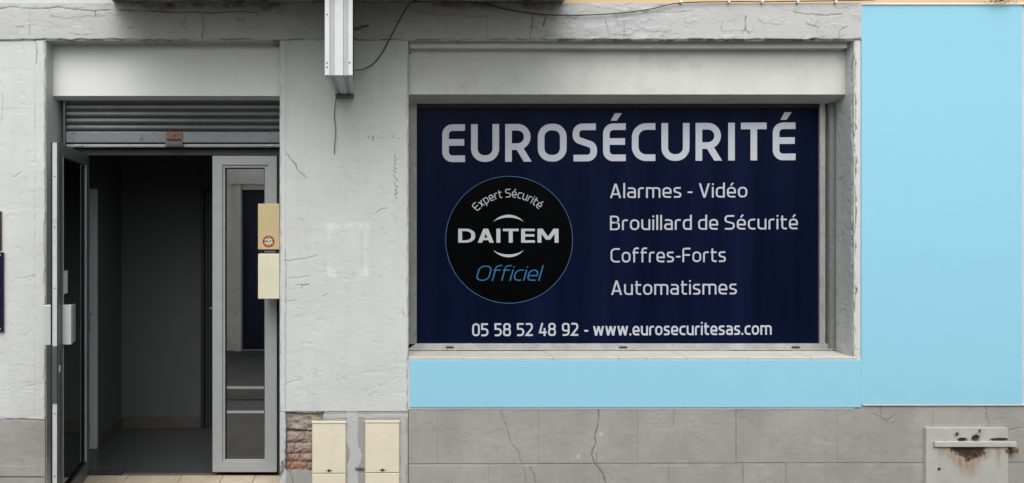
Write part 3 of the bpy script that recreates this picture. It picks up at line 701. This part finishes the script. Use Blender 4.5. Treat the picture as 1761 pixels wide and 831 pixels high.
# fixed side light
sp_ = empty('side_panel', (X(421,.25), .25, FL), 'narrow fixed glass panel in pale aluminium frame beside the doorway', 'glazed panel')
a0, a1, b0, b1 = X(366,yf), X(476.5,yf), Z(811,yf), Z(268.5,yf)
g0, g1, gb, gt = X(389.5,yf+.02), X(454.5,yf+.02), Z(787,yf+.02), Z(290.5,yf+.02)
def frame_ring(o, i, y0, y1, mat, parent, name='frame_rail'):
    (ox0,ox1,oz0,oz1), (ix0,ix1,iz0,iz1) = o, i
    for prof in ([(ox0,oz0),(ox1,oz0),(ix1,iz0),(ix0,iz0)], [(ox1,oz0),(ox1,oz1),(ix1,iz1),(ix1,iz0)], [(ox1,oz1),(ox0,oz1),(ix0,iz1),(ix1,iz1)], [(ox0,oz1),(ox0,oz0),(ix0,iz0),(ix0,iz1)]):
        prism(name, mat, parent, prof, y0, y1, .0015)
m0, m1, mb, mt_ = X(383,yf), X(461,yf), Z(792.5,yf), Z(284,yf)
frame_ring((a0,a1,b0,b1), (m0,m1,mb,mt_), yf-.012, yf+.05, M['white_alu'], sp_)
frame_ring((m0+.0005,m1-.0005,mb+.0005,mt_-.0005), (g0-.006,g1+.006,gb-.006,gt+.006), yf-.002, yf+.045, M['white_alu'], sp_, 'glazing_bead')
frame_ring((g0-.0055,g1+.0055,gb-.0055,gt+.0055), (g0,g1,gb,gt), yf+.008, yf+.04, M['gasket'], sp_, 'gasket')
box('pane', M['glass'], sp_, g0-.003, g1+.003, yf+.022, yf+.028, gb-.003, gt+.003, 0)

# open door leaf
hx, hy = -1.912, .235; ex, ey = -1.806, -.47
L = math.hypot(ex-hx, ey-hy); ang = math.atan2(ey-hy, ex-hx)
leaf = empty('glass_door', (hx, hy, FL), 'open glass door in grey aluminium frame swung out over the step', 'door')
leaf.rotation_euler = (0, 0, ang)
LM = Matrix.Translation((hx, hy, FL)) @ Matrix.Rotation(ang, 4, 'Z')
H = Z(268,yf+.03) - FL; T = .021
def lb(name, mat, x0, x1, y0, y1, z0, z1, bevel=.002): return box(name, mat, leaf, x0, x1, y0, y1, z0, z1, bevel, LM)
lb('stile', M['grey_alu'], 0, .075, -T, T, .012, H); lb('stile', M['grey_alu'], L-.085, L-.0012, -T, T, .012, H)
lb('rail', M['grey_alu'], .0755, L-.0855, -T, T, .012, .11); lb('rail', M['grey_alu'], .0755, L-.0855, -T, T, H-.075, H)
edge = lb('edge_strip', M['edge_alu'], L-.001, L+.002, -.013, .013, .02, H-.006, .0008)
lb('edge_gasket', M['gasket'], L-.003, L+.004, -T-.002, -.0135, .012, H); lb('edge_gasket', M['gasket'], L-.003, L+.004, .0135, T-.003, .012, H)
for zz in (.25,.62,.95,1.36,1.72,2.02):
    bm = bmesh.new(); disc(bm, L+.002, 0, zz, .0042, .001, 8, 'x', LM); fin(bm, 'screw', M['dark'], edge)
lb('lock_case', M['slat'], L+.0015, L+.0055, -.014, .014, .68, 1.02, .001)
lb('lock_strike', M['white'], L-.03, L-.008, T, T+.004, .86, .90, .001)
lb('pane', M['glass_door'], .070, L-.080, -.004, .004, .105, H-.07, 0)
lb('glazing_bead', M['white_alu'], .0765, .087, T-.012, T+.003, .1105, H-.0755, .001); lb('glazing_bead', M['white_alu'], L-.096, L-.0862, T-.012, T+.003, .1105, H-.0755, .001)
lb('glazing_bead', M['gasket'], .0875, L-.0965, T-.012, T+.001, .1105, .120, .001); lb('glazing_bead', M['gasket'], .0875, .112, .006, T-.008, .1205, H-.0855, .001)
for s in (1, -1):
    hz0, hz1 = Z(596,-.46)-FL, Z(527,-.46)-FL
    y0, y1 = (T+.002, .074) if s > 0 else (-.085, -T-.002)
    hnd = lb('pull_handle', M['white'], L-.105, L-.065, y0, y1, hz0, hz1, .003)
    lb('handle_return', M['white_alu'], L-.17, L-.1055, y1-.014 if s > 0 else y0, y1-.001 if s > 0 else y0+.014, hz0+.004, hz1-.004, .003)
    lb('handle_mount', M['grey_alu'], L-.17, L-.14, (T+.001) if s > 0 else y0+.0145, (y1-.0145) if s > 0 else -T-.001, hz0+.03, hz1-.03, .003)
for zz in (.25, 1.0, 1.9):
    bm = bmesh.new(); disc(bm, -.012, .012, zz, .011, .10, 12, 'z', LM); fin(bm, 'hinge', M['grey_alu'], leaf, smooth=False)
nz0, nz1 = Z(507,-.35)-FL, Z(467,-.35)-FL
tag(box('paper_note', M['paper'], None, L-.24, L-.115, .0055, .0065, nz0, nz1, 0, LM), 'small white paper note stuck on the open glass door', 'note')

# doorstep of tiles
ds = box('doorstep', M['grout'], None, DX0-.003, DX1+.0005, -.02, .30, GZ, FL-.012, .002)
tag(ds, 'beige tiled doorstep under the glass side panel', 'doorstep')
for a, b in zip((60,152,202,298,372,430,482), (152,202,298,372,430,482)):
    xa, xb = max(X(a), DX0), min(X(b), DX1-.001)
    bm = bmesh.new(); addbox(bm, xa+.0018, xb-.0018, -.024, .222, FL-.0118, FL-.001+random.uniform(-.001,.001)); fin(bm, 'tile', M['tile'], ds, .0015)
tag(box('door_mat', M['dark'], None, X(150,.2), X(205,.2), .225, .285, FL+.001, FL+.009, .003), 'thin dark rubber strip at the threshold of the open door', 'door mat')

# letter boxes on the jamb
lx0 = X(443.5,-.012); lx1 = DX1-.0005
l1 = empty('letter_box', (lx0, 0, Z(430)), 'beige letter box with a round red sticker, the upper of two', 'letter box', 'letter boxes beside the doorway')
box('case', M['beige'], l1, lx0, lx1, -.012, .13, Z(429.5,-.012), Z(350.5,-.012), .004)
bm = bmesh.new(); disc(bm, X(446.5,-.012), -.012, Z(427,-.012), .003, .001, 8); fin(bm, 'rivet', M['dark'], l1)
sx_, sz_, sy_ = X(462,-.012), Z(415.5,-.012), -.0126
bm = bmesh.new(); disc(bm, sx_, sy_, sz_, .0395, .0006, 32); stk = fin(bm, 'sticker', M['red'], l1); stk['label'] = 'round red sticker'
bm = bmesh.new(); disc(bm, sx_, sy_-.0007, sz_, .028, .0006, 32); fin(bm, 'sticker_field', M['stick_w'], stk)
for s_, a, b, zb_, zc_ in (('PAS DE',455,469,411.5,407.8),('PUBLICITÉ',452.5,471.5,417,413.3),('S.V.P',456.5,467.5,423,419.2)):
    lettering('lettering', s_, M['ink'], stk, a, b, zb_, zc_, sy_-.0016, .24, .16)
l2 = empty('letter_box', (lx0, 0, Z(515)), 'plain cream letter box, the lower of two', 'letter box', 'letter boxes beside the doorway')
box('case', M['cream2'], l2, lx0+.0005, lx1, -.012, .13, Z(514.5,-.012), Z(436.5,-.012), .005)
box('flap', M['grey_alu'], l2, X(455), X(474), -.004, .05, Z(434.6), Z(431.6), .001)
box('slot', M['gasket'], l2, lx0+.004, lx1, .004, .12, Z(436.3,-.012), Z(429.8,-.012), 0)

# ================================================================== INTERIOR
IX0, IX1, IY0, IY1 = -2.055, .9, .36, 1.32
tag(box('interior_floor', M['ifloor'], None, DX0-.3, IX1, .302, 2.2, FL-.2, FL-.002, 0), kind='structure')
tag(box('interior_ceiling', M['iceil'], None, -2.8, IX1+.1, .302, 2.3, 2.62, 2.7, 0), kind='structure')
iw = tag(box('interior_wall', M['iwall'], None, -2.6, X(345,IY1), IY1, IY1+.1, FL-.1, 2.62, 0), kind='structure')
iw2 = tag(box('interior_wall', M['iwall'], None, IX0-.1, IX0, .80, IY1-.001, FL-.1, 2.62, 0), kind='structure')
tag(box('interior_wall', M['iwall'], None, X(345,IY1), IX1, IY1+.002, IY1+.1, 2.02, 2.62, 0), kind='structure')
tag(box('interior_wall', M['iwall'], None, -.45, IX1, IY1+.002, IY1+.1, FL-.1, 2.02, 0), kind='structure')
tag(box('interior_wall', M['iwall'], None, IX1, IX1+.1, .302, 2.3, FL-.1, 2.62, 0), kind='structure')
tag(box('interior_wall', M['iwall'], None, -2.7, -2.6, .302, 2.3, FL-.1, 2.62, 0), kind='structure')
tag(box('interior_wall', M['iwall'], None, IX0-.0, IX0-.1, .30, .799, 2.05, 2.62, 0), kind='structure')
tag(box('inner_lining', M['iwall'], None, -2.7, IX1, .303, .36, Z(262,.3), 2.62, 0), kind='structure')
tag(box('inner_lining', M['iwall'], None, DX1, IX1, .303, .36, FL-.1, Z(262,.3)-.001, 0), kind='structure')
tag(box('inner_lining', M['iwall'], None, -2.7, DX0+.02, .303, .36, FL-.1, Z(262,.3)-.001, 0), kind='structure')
x = IX0
for i in range(6):
    xa, xb = (IX0+.009, X(232,IY1)) if i == 0 else (X(232,IY1)+.30*(i-1), X(232,IY1)+.30*i)
    xb = min(xb, X(345,IY1)-.002)
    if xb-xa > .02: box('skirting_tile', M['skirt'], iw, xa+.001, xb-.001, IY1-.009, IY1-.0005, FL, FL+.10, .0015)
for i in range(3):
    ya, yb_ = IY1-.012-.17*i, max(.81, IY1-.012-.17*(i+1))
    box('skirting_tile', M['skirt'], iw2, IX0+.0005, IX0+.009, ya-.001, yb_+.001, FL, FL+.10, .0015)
idr = empty('interior_door', (IX0-.06, .6, FL), 'white painted door frame edge just inside the entrance', 'door')
box('door_post', M['idoor'], idr, X(151,.78), IX0+.004, .775, .799, FL, Z(325,.78), .003)
box('door_panel', M['idoor'], idr, IX0-.09, IX0-.05, .34, .774, FL+.008, Z(325,.78)-.01, .003)
tube('handle', M['win_alu'], idr, [(IX0-.05,.70,Z(540,.7)),(IX0-.01,.70,Z(540,.7)),(IX0+.0,.66,Z(540,.7)),(IX0+.0,.60,Z(540,.7))], .007, 8)
idr2 = empty('interior_door', (X(400,IY1), IY1, FL), 'dark closed inner door at the back of the entrance hall', 'door')
box('door_panel', M['idoor_dark'], idr2, X(345,IY1)+.03, -.455, IY1+.02, IY1+.06, FL, 2.0, .003)
box('architrave', M['idoor_dark'], idr2, X(345,IY1)+.001, X(345,IY1)+.029, IY1-.006, IY1+.05, FL, 2.018, .002)
box('backing', M['idoor_dark'], idr2, X(345,IY1), -.45, IY1+.075, IY1+.09, FL, 2.02, 0)
tube('handle', M['win_alu'], idr2, [(X(345,IY1)+.09,IY1+.02,1.0),(X(345,IY1)+.09,IY1-.02,1.0),(X(345,IY1)+.20,IY1-.03,1.0)], .008, 8)

# ================================================================== SHOP WINDOW
sh = empty('shutter_housing', (X(1080), .1, Z(163,.105)), 'long dirty white shutter housing above the shop window', 'shutter housing')
yw = .105
prism_x('housing', M['fascia2'], sh, [(yw, Z(162.5,yw)), (yw, Z(84,yw)), (.30, Z(84,yw)), (.30, Z(178,.243)), (.243, Z(178,.243))], WX0+.012, X(1457.5,yw))
for px in (705.5, 1448):
    bm = bmesh.new(); disc(bm, X(px,yw), yw, Z(91 if px < 800 else 86,yw), .007, .003); fin(bm, 'screw', M['dark'], sh)
box('closing_strip', M['fascia2'], sh, WX0+.012, WX1-.012, .045, .28, Z(82.5,.045), LZ+.003, .002)
yg = .245
wn = empty('shop_window', (X(1070,yg), yg, SZ), 'wide aluminium framed shop window set deep in the facade', 'window')
wx0, wx1, wz0, wz1 = WX0+.010, X(1432,yg), Z(601.8,yg), Z(172,yg)
gx0, gx1, gz0, gz1 = X(717.5,yg), X(1411,yg), Z(590.5,yg), Z(184,yg)
M['win_stile'] = paint('window_stile_aluminium', (.25,.255,.25), .45, .12, 14, metal=.2, grime=(.14,.14,.13), grime_amt=(.5,.8), streak=12)
def wframe(name, prof, y0=yg, y1=yg+.06, mat='win_alu'): return prism(name, M[mat], wn, prof, y0, y1, .002)
wframe('bottom_rail', [(wx0,wz0),(wx1,wz0),(wx1-.006,gz0-.004),(wx0+.006,gz0-.004)], yg, yg+.06)
box('drip_rail', M['win_alu'], wn, wx0, wx1+.006, yg-.022, yg-.001, wz0+.002, wz0+.010, .002)
wframe('stile', [(wx0,wz0+.001),(gx0-.003,gz0-.003),(gx0-.003,wz1),(wx0,wz1)], yg, yg+.06, 'win_stile')
wframe('stile', [(wx1-.034,wz0+.002),(wx1,wz0+.002),(wx1,wz1),(wx1-.034,wz1)], yg-.02, yg+.06, 'win_stile')
wframe('stile', [(gx1+.001,gz0-.003),(wx1-.047,gz0-.003),(wx1-.047,wz1),(gx1+.001,wz1)], yg+.004, yg+.06)
box('gasket', M['gasket'], wn, wx1-.0465, wx1-.0345, yg+.018, yg+.05, wz0+.003, wz1, 0)
box('top_rail', M['gasket'], wn, wx0, wx1, yg+.012, yg+.06, gz1-.004, wz1+.05, .002)  # rail coloured black to stand in for the shadow under the housing
for px in (773.5,1071.5,1368):
    box('drain_cover', M['dark'], wn, X(px-6.5,yg), X(px+6.5,yg), yg-.007, yg+.001, Z(599.2,yg), Z(595.8,yg), .0012)
box('pane', M['glass_door'], wn, gx0-.01, gx1+.01, yg+.034, yg+.040, gz0-.006, gz1+.01, 0)
# printed sign
yp = yg+.020
sg = box('shop_sign', M['film'], None, gx0-.002, gx1+.0005, yp, yp+.010, gz0-.0035, gz1+.004, 0)
tag(sg, 'navy printed sign with white lettering and round emblem filling the shop window', 'sign')
TL = .0055
lettering('lettering', 'EUROSÉCURITÉ', M['letter'], sg, 760.5, 1368, 279.0, 214.0, yp, .175, .16, .26, 0, TL, 'large pale grey company name')
for s_, a, b, zb_, zc_ in (('Alarmes - Vidéo',1049,1285,340.8,316.2),('Brouillard de Sécurité',1049,1372,396.0,371.2),('Coffres-Forts',1050,1248,451.6,427),('Automatismes',1051,1267,507.4,482.6)):
    lettering('lettering', s_, M['letter'], sg, a, b, zb_, zc_, yp, .112, .135, .24, 0, TL*.9)
lettering('lettering', '05 58 52 48 92 -', M['letter'], sg, 812, 1011.5, 578.5, 556.2, yp, .138, .10, .22, 0, TL*.9, sp=.36)
lettering('lettering', 'www.eurosecuritesas.com', M['letter'], sg, 1020, 1327, 577.3, 555.2, yp, .142, .105, .24, 0, TL*.9)
ex_, ez_, er = X(875.5,yp), Z(412.5,yp), (X(985,yp)-X(766,yp))/2
bm = bmesh.new(); disc(bm, ex_, yp-.0002, ez_, er-.003, .0004, 96); emb = fin(bm, 'emblem', M['film_black'], sg); emb['label'] = 'round black emblem with thin blue ring'
bm = bmesh.new(); N_ = 128
ra = [(er-.0045, er) for _ in range(N_)]
ia = [bm.verts.new((ex_+(er-.0034)*math.cos(2*math.pi*i/N_), yp-.0010, ez_+(er-.0034)*math.sin(2*math.pi*i/N_))) for i in range(N_)]
oa = [bm.verts.new((ex_+er*math.cos(2*math.pi*i/N_), yp-.0010, ez_+er*math.sin(2*math.pi*i/N_))) for i in range(N_)]
for i in range(N_): bm.faces.new((ia[i], oa[i], oa[(i+1)%N_], ia[(i+1)%N_]))
fin(bm, 'ring', M['ring'], emb)
ye = yp-.0008
def arc_place(rad, a0, a1, size):
    def f(t, v):
        a = a0+(a1-a0)*t; r = rad+size*v
        return (ex_+r*math.sin(a), ez_+r*math.cos(a))
    return f
k_ = (CAM_D+yp)/FOC
lettering('lettering', 'Expert Sécurité', M['letter_b'], emb, 0, 1, 1, 0, ye, .10, .14, .24, place=arc_place(73*k_, R(-48), R(44), 14.5*k_))
lettering('lettering', 'DAITEM', M['letter_b'], emb, 788, 960.5, 417.5, 393.5, ye, .172, .115, .03)
lettering('lettering', 'Officiel', M['letter_blue'], emb, 817, 935, 483, 457, ye, .075, .11, .29, .24)
for up in (1, -1):                                  # the two crescents round the name
    bm = bmesh.new(); n = 24; A, B = [], []
    for i in range(n+1):
        t = -1+2*i/n; xx = ex_+ (26*t-1)*k_
        zo = 12.5*(1-t*t)**.8; zi = 12.5*(1-t*t)**.8*.62
        zb0 = ez_ + (up*(30.5 if up > 0 else 17.5) )*k_
        A.append(bm.verts.new((xx, ye-.0004, zb0+up*zo*k_))); B.append(bm.verts.new((xx, ye-.0004, zb0+up*zi*k_)))
    for i in range(n):
        if i == 0: bm.faces.new((A[0], A[1], B[1]))
        elif i == n-1: bm.faces.new((A[i], A[n], B[i]))
        else: bm.faces.new((A[i], A[i+1], B[i+1], B[i]))
    fin(bm, 'crescent', M['letter_b'], emb)

# ================================================================== PROJECTING SIGN CASE SEEN END-ON
pc = empty('sign_case', (X(592), -.3, Z(165)), 'white ribbed metal case of a projecting sign above the middle pier', 'sign case')
yo = -.575; zc0 = Z(130,yo); ztop = Z(-150)
fx0, fx1 = X(558.5,yo), X(606.5,yo); bx0, bx1 = X(576), X(609)
def case_strip(name, mat, t0, t1, off, bev=.0015):
    """vertical strip of the end face, from fraction t0 to t1 of its width"""
    a, b = fx0+(fx1-fx0)*t0, fx0+(fx1-fx0)*t1
    return box(name, mat, pc, a, b, yo+off, yo+.03, zc0+.0015, ztop, bev)
case_strip('edge_profile', M['sign_white'], 0, .175, 0); case_strip('channel', M['sign_grey'], .178, .345, .008); case_strip('end_panel', M['sign_white'], .348, .66, .002)
case_strip('channel', M['sign_grey'], .663, .835, .008); case_strip('edge_profile', M['sign_white'], .838, 1, 0)
def quadbox(name, mat, pts, z0, z1):
    bm = bmesh.new(); a = [bm.verts.new((p[0],p[1],z0)) for p in pts]; b = [bm.verts.new((p[0],p[1],z1)) for p in pts]; n = len(a)
    bm.faces.new(a[::-1]); bm.faces.new(b)
    for i in range(n): bm.faces.new((a[i], a[(i+1)%n], b[(i+1)%n], b[i]))
    return fin(bm, name, mat, pc, 0)
yA, yB = yo+.031, -.04
def edge_x(t, f): return (fx0+(fx1-fx0)*t)*(1-f) + (bx0+(bx1-bx0)*t)*f
for t0, t1, mt, dz in ((0,.17,'sign_white',0),(.172,.345,'sign_grey',.006),(.347,.66,'sign_white',.001),(.662,.838,'sign_grey',.006),(.84,1,'sign_white',0)):
    quadbox('bottom_strip', M[mt], [(edge_x(t0,.06),yA),(edge_x(t1,.06),yA),(edge_x(t1,1),yB),(edge_x(t0,1),yB)], zc0+dz, zc0+.03)
quadbox('side_face', M['sign_grey'], [(edge_x(0,.06),yA),(edge_x(0,.06)+.006,yA),(bx0+.006,yB),(bx0,yB)], zc0+.031, ztop)
quadbox('side_face', M['dark'], [(edge_x(1,.06)-.006,yA),(edge_x(1,.06),yA),(bx1,yB),(bx1-.006,yB)], zc0+.031, ztop)
for t, py in ((.08,25),(.08,108),(.08,115.5),(.89,108)):
    bm = bmesh.new(); disc(bm, fx0+(fx1-fx0)*t, yo, Z(py,yo), .0045, .003, 8); fin(bm, 'screw', M['dark'], pc)
box('wall_bracket', M['grey_alu'], pc, X(577), X(609), -.05, .01, Z(168.5), Z(160), .002)
box('wall_bracket', M['grey_alu'], pc, X(580), X(606), -.038, .01, Z(160)+.001, ztop, .002)
tag(tube('cable', M['greycable'], None, [(X(580),-.03,Z(166)),(X(577),-.022,Z(178)),(X(575),-.010,Z(200)),(X(577.5),-.010,Z(224)),(X(576),-.012,Z(245)),(X(575),-.010,Z(265))], .0028), 'loose grey cable end hanging below the projecting sign case', 'cable')
tag(tube('cable', M['cable'], None, [(X(609),-.10,Z(127)),(X(622),-.05,Z(123)),(X(640),-.018,Z(112)),(X(655),-.014,Z(95)),(X(668),-.014,Z(72)),(X(682),-.020,Z(45)),(X(695),-.024,Z(22)),(X(705),-.024,Z(9)),(X(716),-.026,Z(5)),(X(760),-.022,Z(3.5)),(X(825),-.022,Z(7)),(X(860),-.024,Z(16)),(X(905),-.024,Z(24)),(X(950),-.024,Z(28)),(X(1020),-.024,Z(27.5)),(X(1080),-.024,Z(23)),(X(1120),-.024,Z(17)),(X(1165),-.024,Z(7.5)),(X(1250),-.022,Z(5)),(X(1310),-.022,Z(5.2)),(X(1365),-.022,Z(4.2)),(X(1430),-.022,Z(3.5)),(X(1500),-.022,Z(2))], .0034), 'long black cable looping across the wall above the shop window', 'cable')
tag(tube('cable', M['cable'], None, [(X(609),-.02,Z(52)),(X(617),-.030,Z(52)),(X(625),-.034,Z(48)),(X(634),-.020,Z(45.5))], .0038), 'short black cable stub beside the projecting sign case', 'cable')
for i, px in enumerate((1168,1250,1307,1368,1433)):
    tag(box('cable_clip', M['trim'], None, X(px-1.6), X(px+1.6), -.030, -.008, Z(7.2), Z(3.2), .001), '%s pale cable clip from the left along the top of the wall band' % ('first','second','third','fourth','fifth')[i], 'cable clip', 'cable clips')

# ================================================================== PLAQUES, CABINETS, HATCH
pq = box('plaque', M['navy_plaque'], None, X(-70), X(7.5), -.018, -.002, Z(570), Z(434), .002)
tag(pq, 'dark navy plaque with steel screws at the left edge of the facade', 'plaque')
for py in (438.5, 565.5):
    bm = bmesh.new(); disc(bm, X(2.5), -.018, Z(py), .006, .003); fin(bm, 'screw', M['sign_white'], pq)
tag(box('plaque', M['brown_plaque'], None, X(-60), X(3.5), -.014, -.002, Z(430), Z(363.5), .002), 'small brown plaque above the navy plaque', 'plaque')
def cabinet(px0, px1, ptop, pm, label):
    c = empty('meter_cabinet', (X((px0+px1)/2), 0, GZ), label, 'meter cabinet', 'meter cabinets in the plinth')
    y0 = -.022
    box('surround', M['cream'], c, X(px0), X(px1), y0+.010, .05, GZ+.02, Z(ptop), .002)
    dr = box('door', M['cream'], c, X(px0+.6), X(px1-1.2), y0, y0+.0095, Z(pm-.7), Z(ptop+2.5), .003)
    box('base_panel', M['cream'], c, X(px0+.6), X(px1-1.2), y0+.001, y0+.0095, GZ+.025, Z(pm+.7), .003)
    box('lid', M['cream'], c, X(px0)-.002, X(px1)+.001, y0-.004, y0+.006, Z(ptop+2), Z(ptop-1.5), .002)
    lx = (px0+px1)/2; lz = pm-5
    bm = bmesh.new(); disc(bm, X(lx), y0, Z(lz), .0095, .003, 16); addbox(bm, X(lx-5), X(lx+5), y0-.002, y0+.001, Z(lz+.6), Z(lz-.6)); fin(bm, 'lock', M['dark'], dr)
    for dx in (-16,-9,16):
        bm = bmesh.new(); disc(bm, X(lx+dx), y0, Z(ptop+23+random.uniform(-1,1)), .0026, .001, 8); fin(bm, 'vent_hole', M['brass'], dr)
    return c
cabinet(537, 595.5, 724.5, 812.5, 'cream meter cabinet next to the exposed bricks')
cabinet(628, 687, 723.5, 811.5, 'cream meter cabinet standing nearer the shop window')
tag(box('bracket', M['grout'], None, X(611), X(626), -.010, .004, Z(807.5), Z(804), .001), 'small dark metal strip between the two meter cabinets', 'bracket')

ht = empty('metal_hatch', (X(1665), 0, GZ), 'rust-eaten grey metal hatch with a strap bar set in the plinth', 'hatch')
hx0, hx1, hzt = X(1588), X(1729), Z(735)
def wear_hatch(U, V):
    w = base_wear(U*.8, V*.8, .25, .75, False)
    n = .036*(fbm(U*34,V*34,5,151)-.5)*2
    def blob(px, py, rx, ry, up=1): return 1-np.hypot((U-X(px))/(rx/260), (V-Z(py))/(ry/260)) + n*9
    hole_ = np.maximum.reduce([np.minimum(blob(1661,765,32,26), (Z(765.5)-V)*60+.2), blob(1674,752,8,7)*.9, blob(1652,755,9,3.5), blob(1642,747,3,4), blob(1714,755,15,3)*.9, blob(1681,741,2.5,4), blob(1611,806,3,3)])
    k = sst(0,.18,hole_); w.h -= .011*k*sst(.0,.4,hole_); w.d = np.maximum(w.d, k)
    halo = sst(-.55,0,hole_); w.s += halo*.9
    for px, py, ln, wd in ((1712,758,62,4),(1661,790,40,16),(1680,745,16,4),(1640,745,18,5),(1616,768,22,6),(1726,765,20,5)):
        w.s += np.exp(-((U-X(px))/(wd/260))**2)*sst(Z(py+ln),Z(py),V)*(V < Z(py-2))*1.5
    w.s += .35*np.exp(-((V-Z(767))/.012)**2)*sst(.4,.6,fbm(U*20,V*10,3,153))
    return w
wall('plate', M['hatch'], ht, hx0+.012, hx1, GZ+.02, hzt, -.018, wear_hatch, .0036, .02)
box('edge_flange', M['hatch'], ht, hx0, hx0+.0115, -.022, .004, GZ+.02, hzt+.003, .002)
M['strap'] = paint('strap_paint_rusting', (.43,.44,.42), .6, .06, 9, grime=(.14,.065,.03), grime_amt=(.60,.66), bumps=.2)
box('strap', M['strap'], ht, X(1601), X(1741), -.031, -.019, Z(766.5), Z(757.5), .003)
box('strap_hook', M['brass'], ht, X(1733), X(1742), -.040, .004, Z(776), Z(768), .003)
bm = bmesh.new(); disc(bm, X(1728), -.017, Z(774), .012, .006, 10); fin(bm, 'rusted_hole', M['brass'], ht)

# grime and a weed clump at the top right corner
wd = bmesh.new()
for i in range(160):
    cx, cz, cy = random.gauss(X(1712),.06), random.gauss(Z(2.5),.009), random.uniform(-.05,-.012)
    a = random.uniform(0,6.28); l = random.uniform(.008,.02)
    p = [(cx,cy,cz),(cx+l*math.cos(a),cy-random.uniform(0,.012),cz+l*.5*math.sin(a)),(cx+l*math.cos(a+.7)*.8,cy,cz+l*.5*math.sin(a+.7))]
    wd.faces.new([wd.verts.new(q) for q in p])
tag(fin(wd, 'dry_weed', M['leaf'], None), 'dark dry weed caught on the ledge above the tall blue overlay', 'weed')

# ================================================================== OPPOSITE SIDE OF THE STREET (seen mirrored in the glass)
ob = empty('opposite_building', (0, -5.2, GZ), 'pale facade with dark navy door mirrored in the narrow glass panel', 'building')
oy = -5.15
def front(name, mat, x0, x1, z0, z1, y0=oy-.3, y1=oy): return box(name, M[mat], ob, x0, x1, y0, y1, z0, z1, 0)
front('wall', 'far_wall', -9, -1.80, GZ, 2.28); front('wall', 'far_wall', -.35, 12, GZ, 2.28); front('wall', 'far_wall', -9, 12, 2.281, 2.8)
front('door', 'far_navy', -1.799, -.351, GZ, 2.279, oy-.28, oy-.10)
front('door_casing', 'far_wall', -1.90, -1.801, GZ, 2.36, oy, oy+.05); front('door_casing', 'far_wall', -.349, -.25, GZ, 2.36, oy, oy+.05)
front('cornice', 'far_wall', -1.95, -.2, 2.361, 2.5, oy, oy+.09)
front('plinth', 'paving', -.24, 12, GZ, .5, oy, oy+.03)
for x0 in (-6.2, 1.2, 4.4, 7.8):
    w_ = front('window', 'far_navy', x0, x0+1.3, .9, 2.3, oy+.001, oy+.03)
    for xx in (x0-.06, x0+1.301): box('frame', M['far_wall'], w_, xx, xx+.058, oy+.001, oy+.07, .9, 2.36, 0)
front('roof', 'far_roof', -9.2, 12.2, 2.801, 2.9, oy-3, oy+.03)
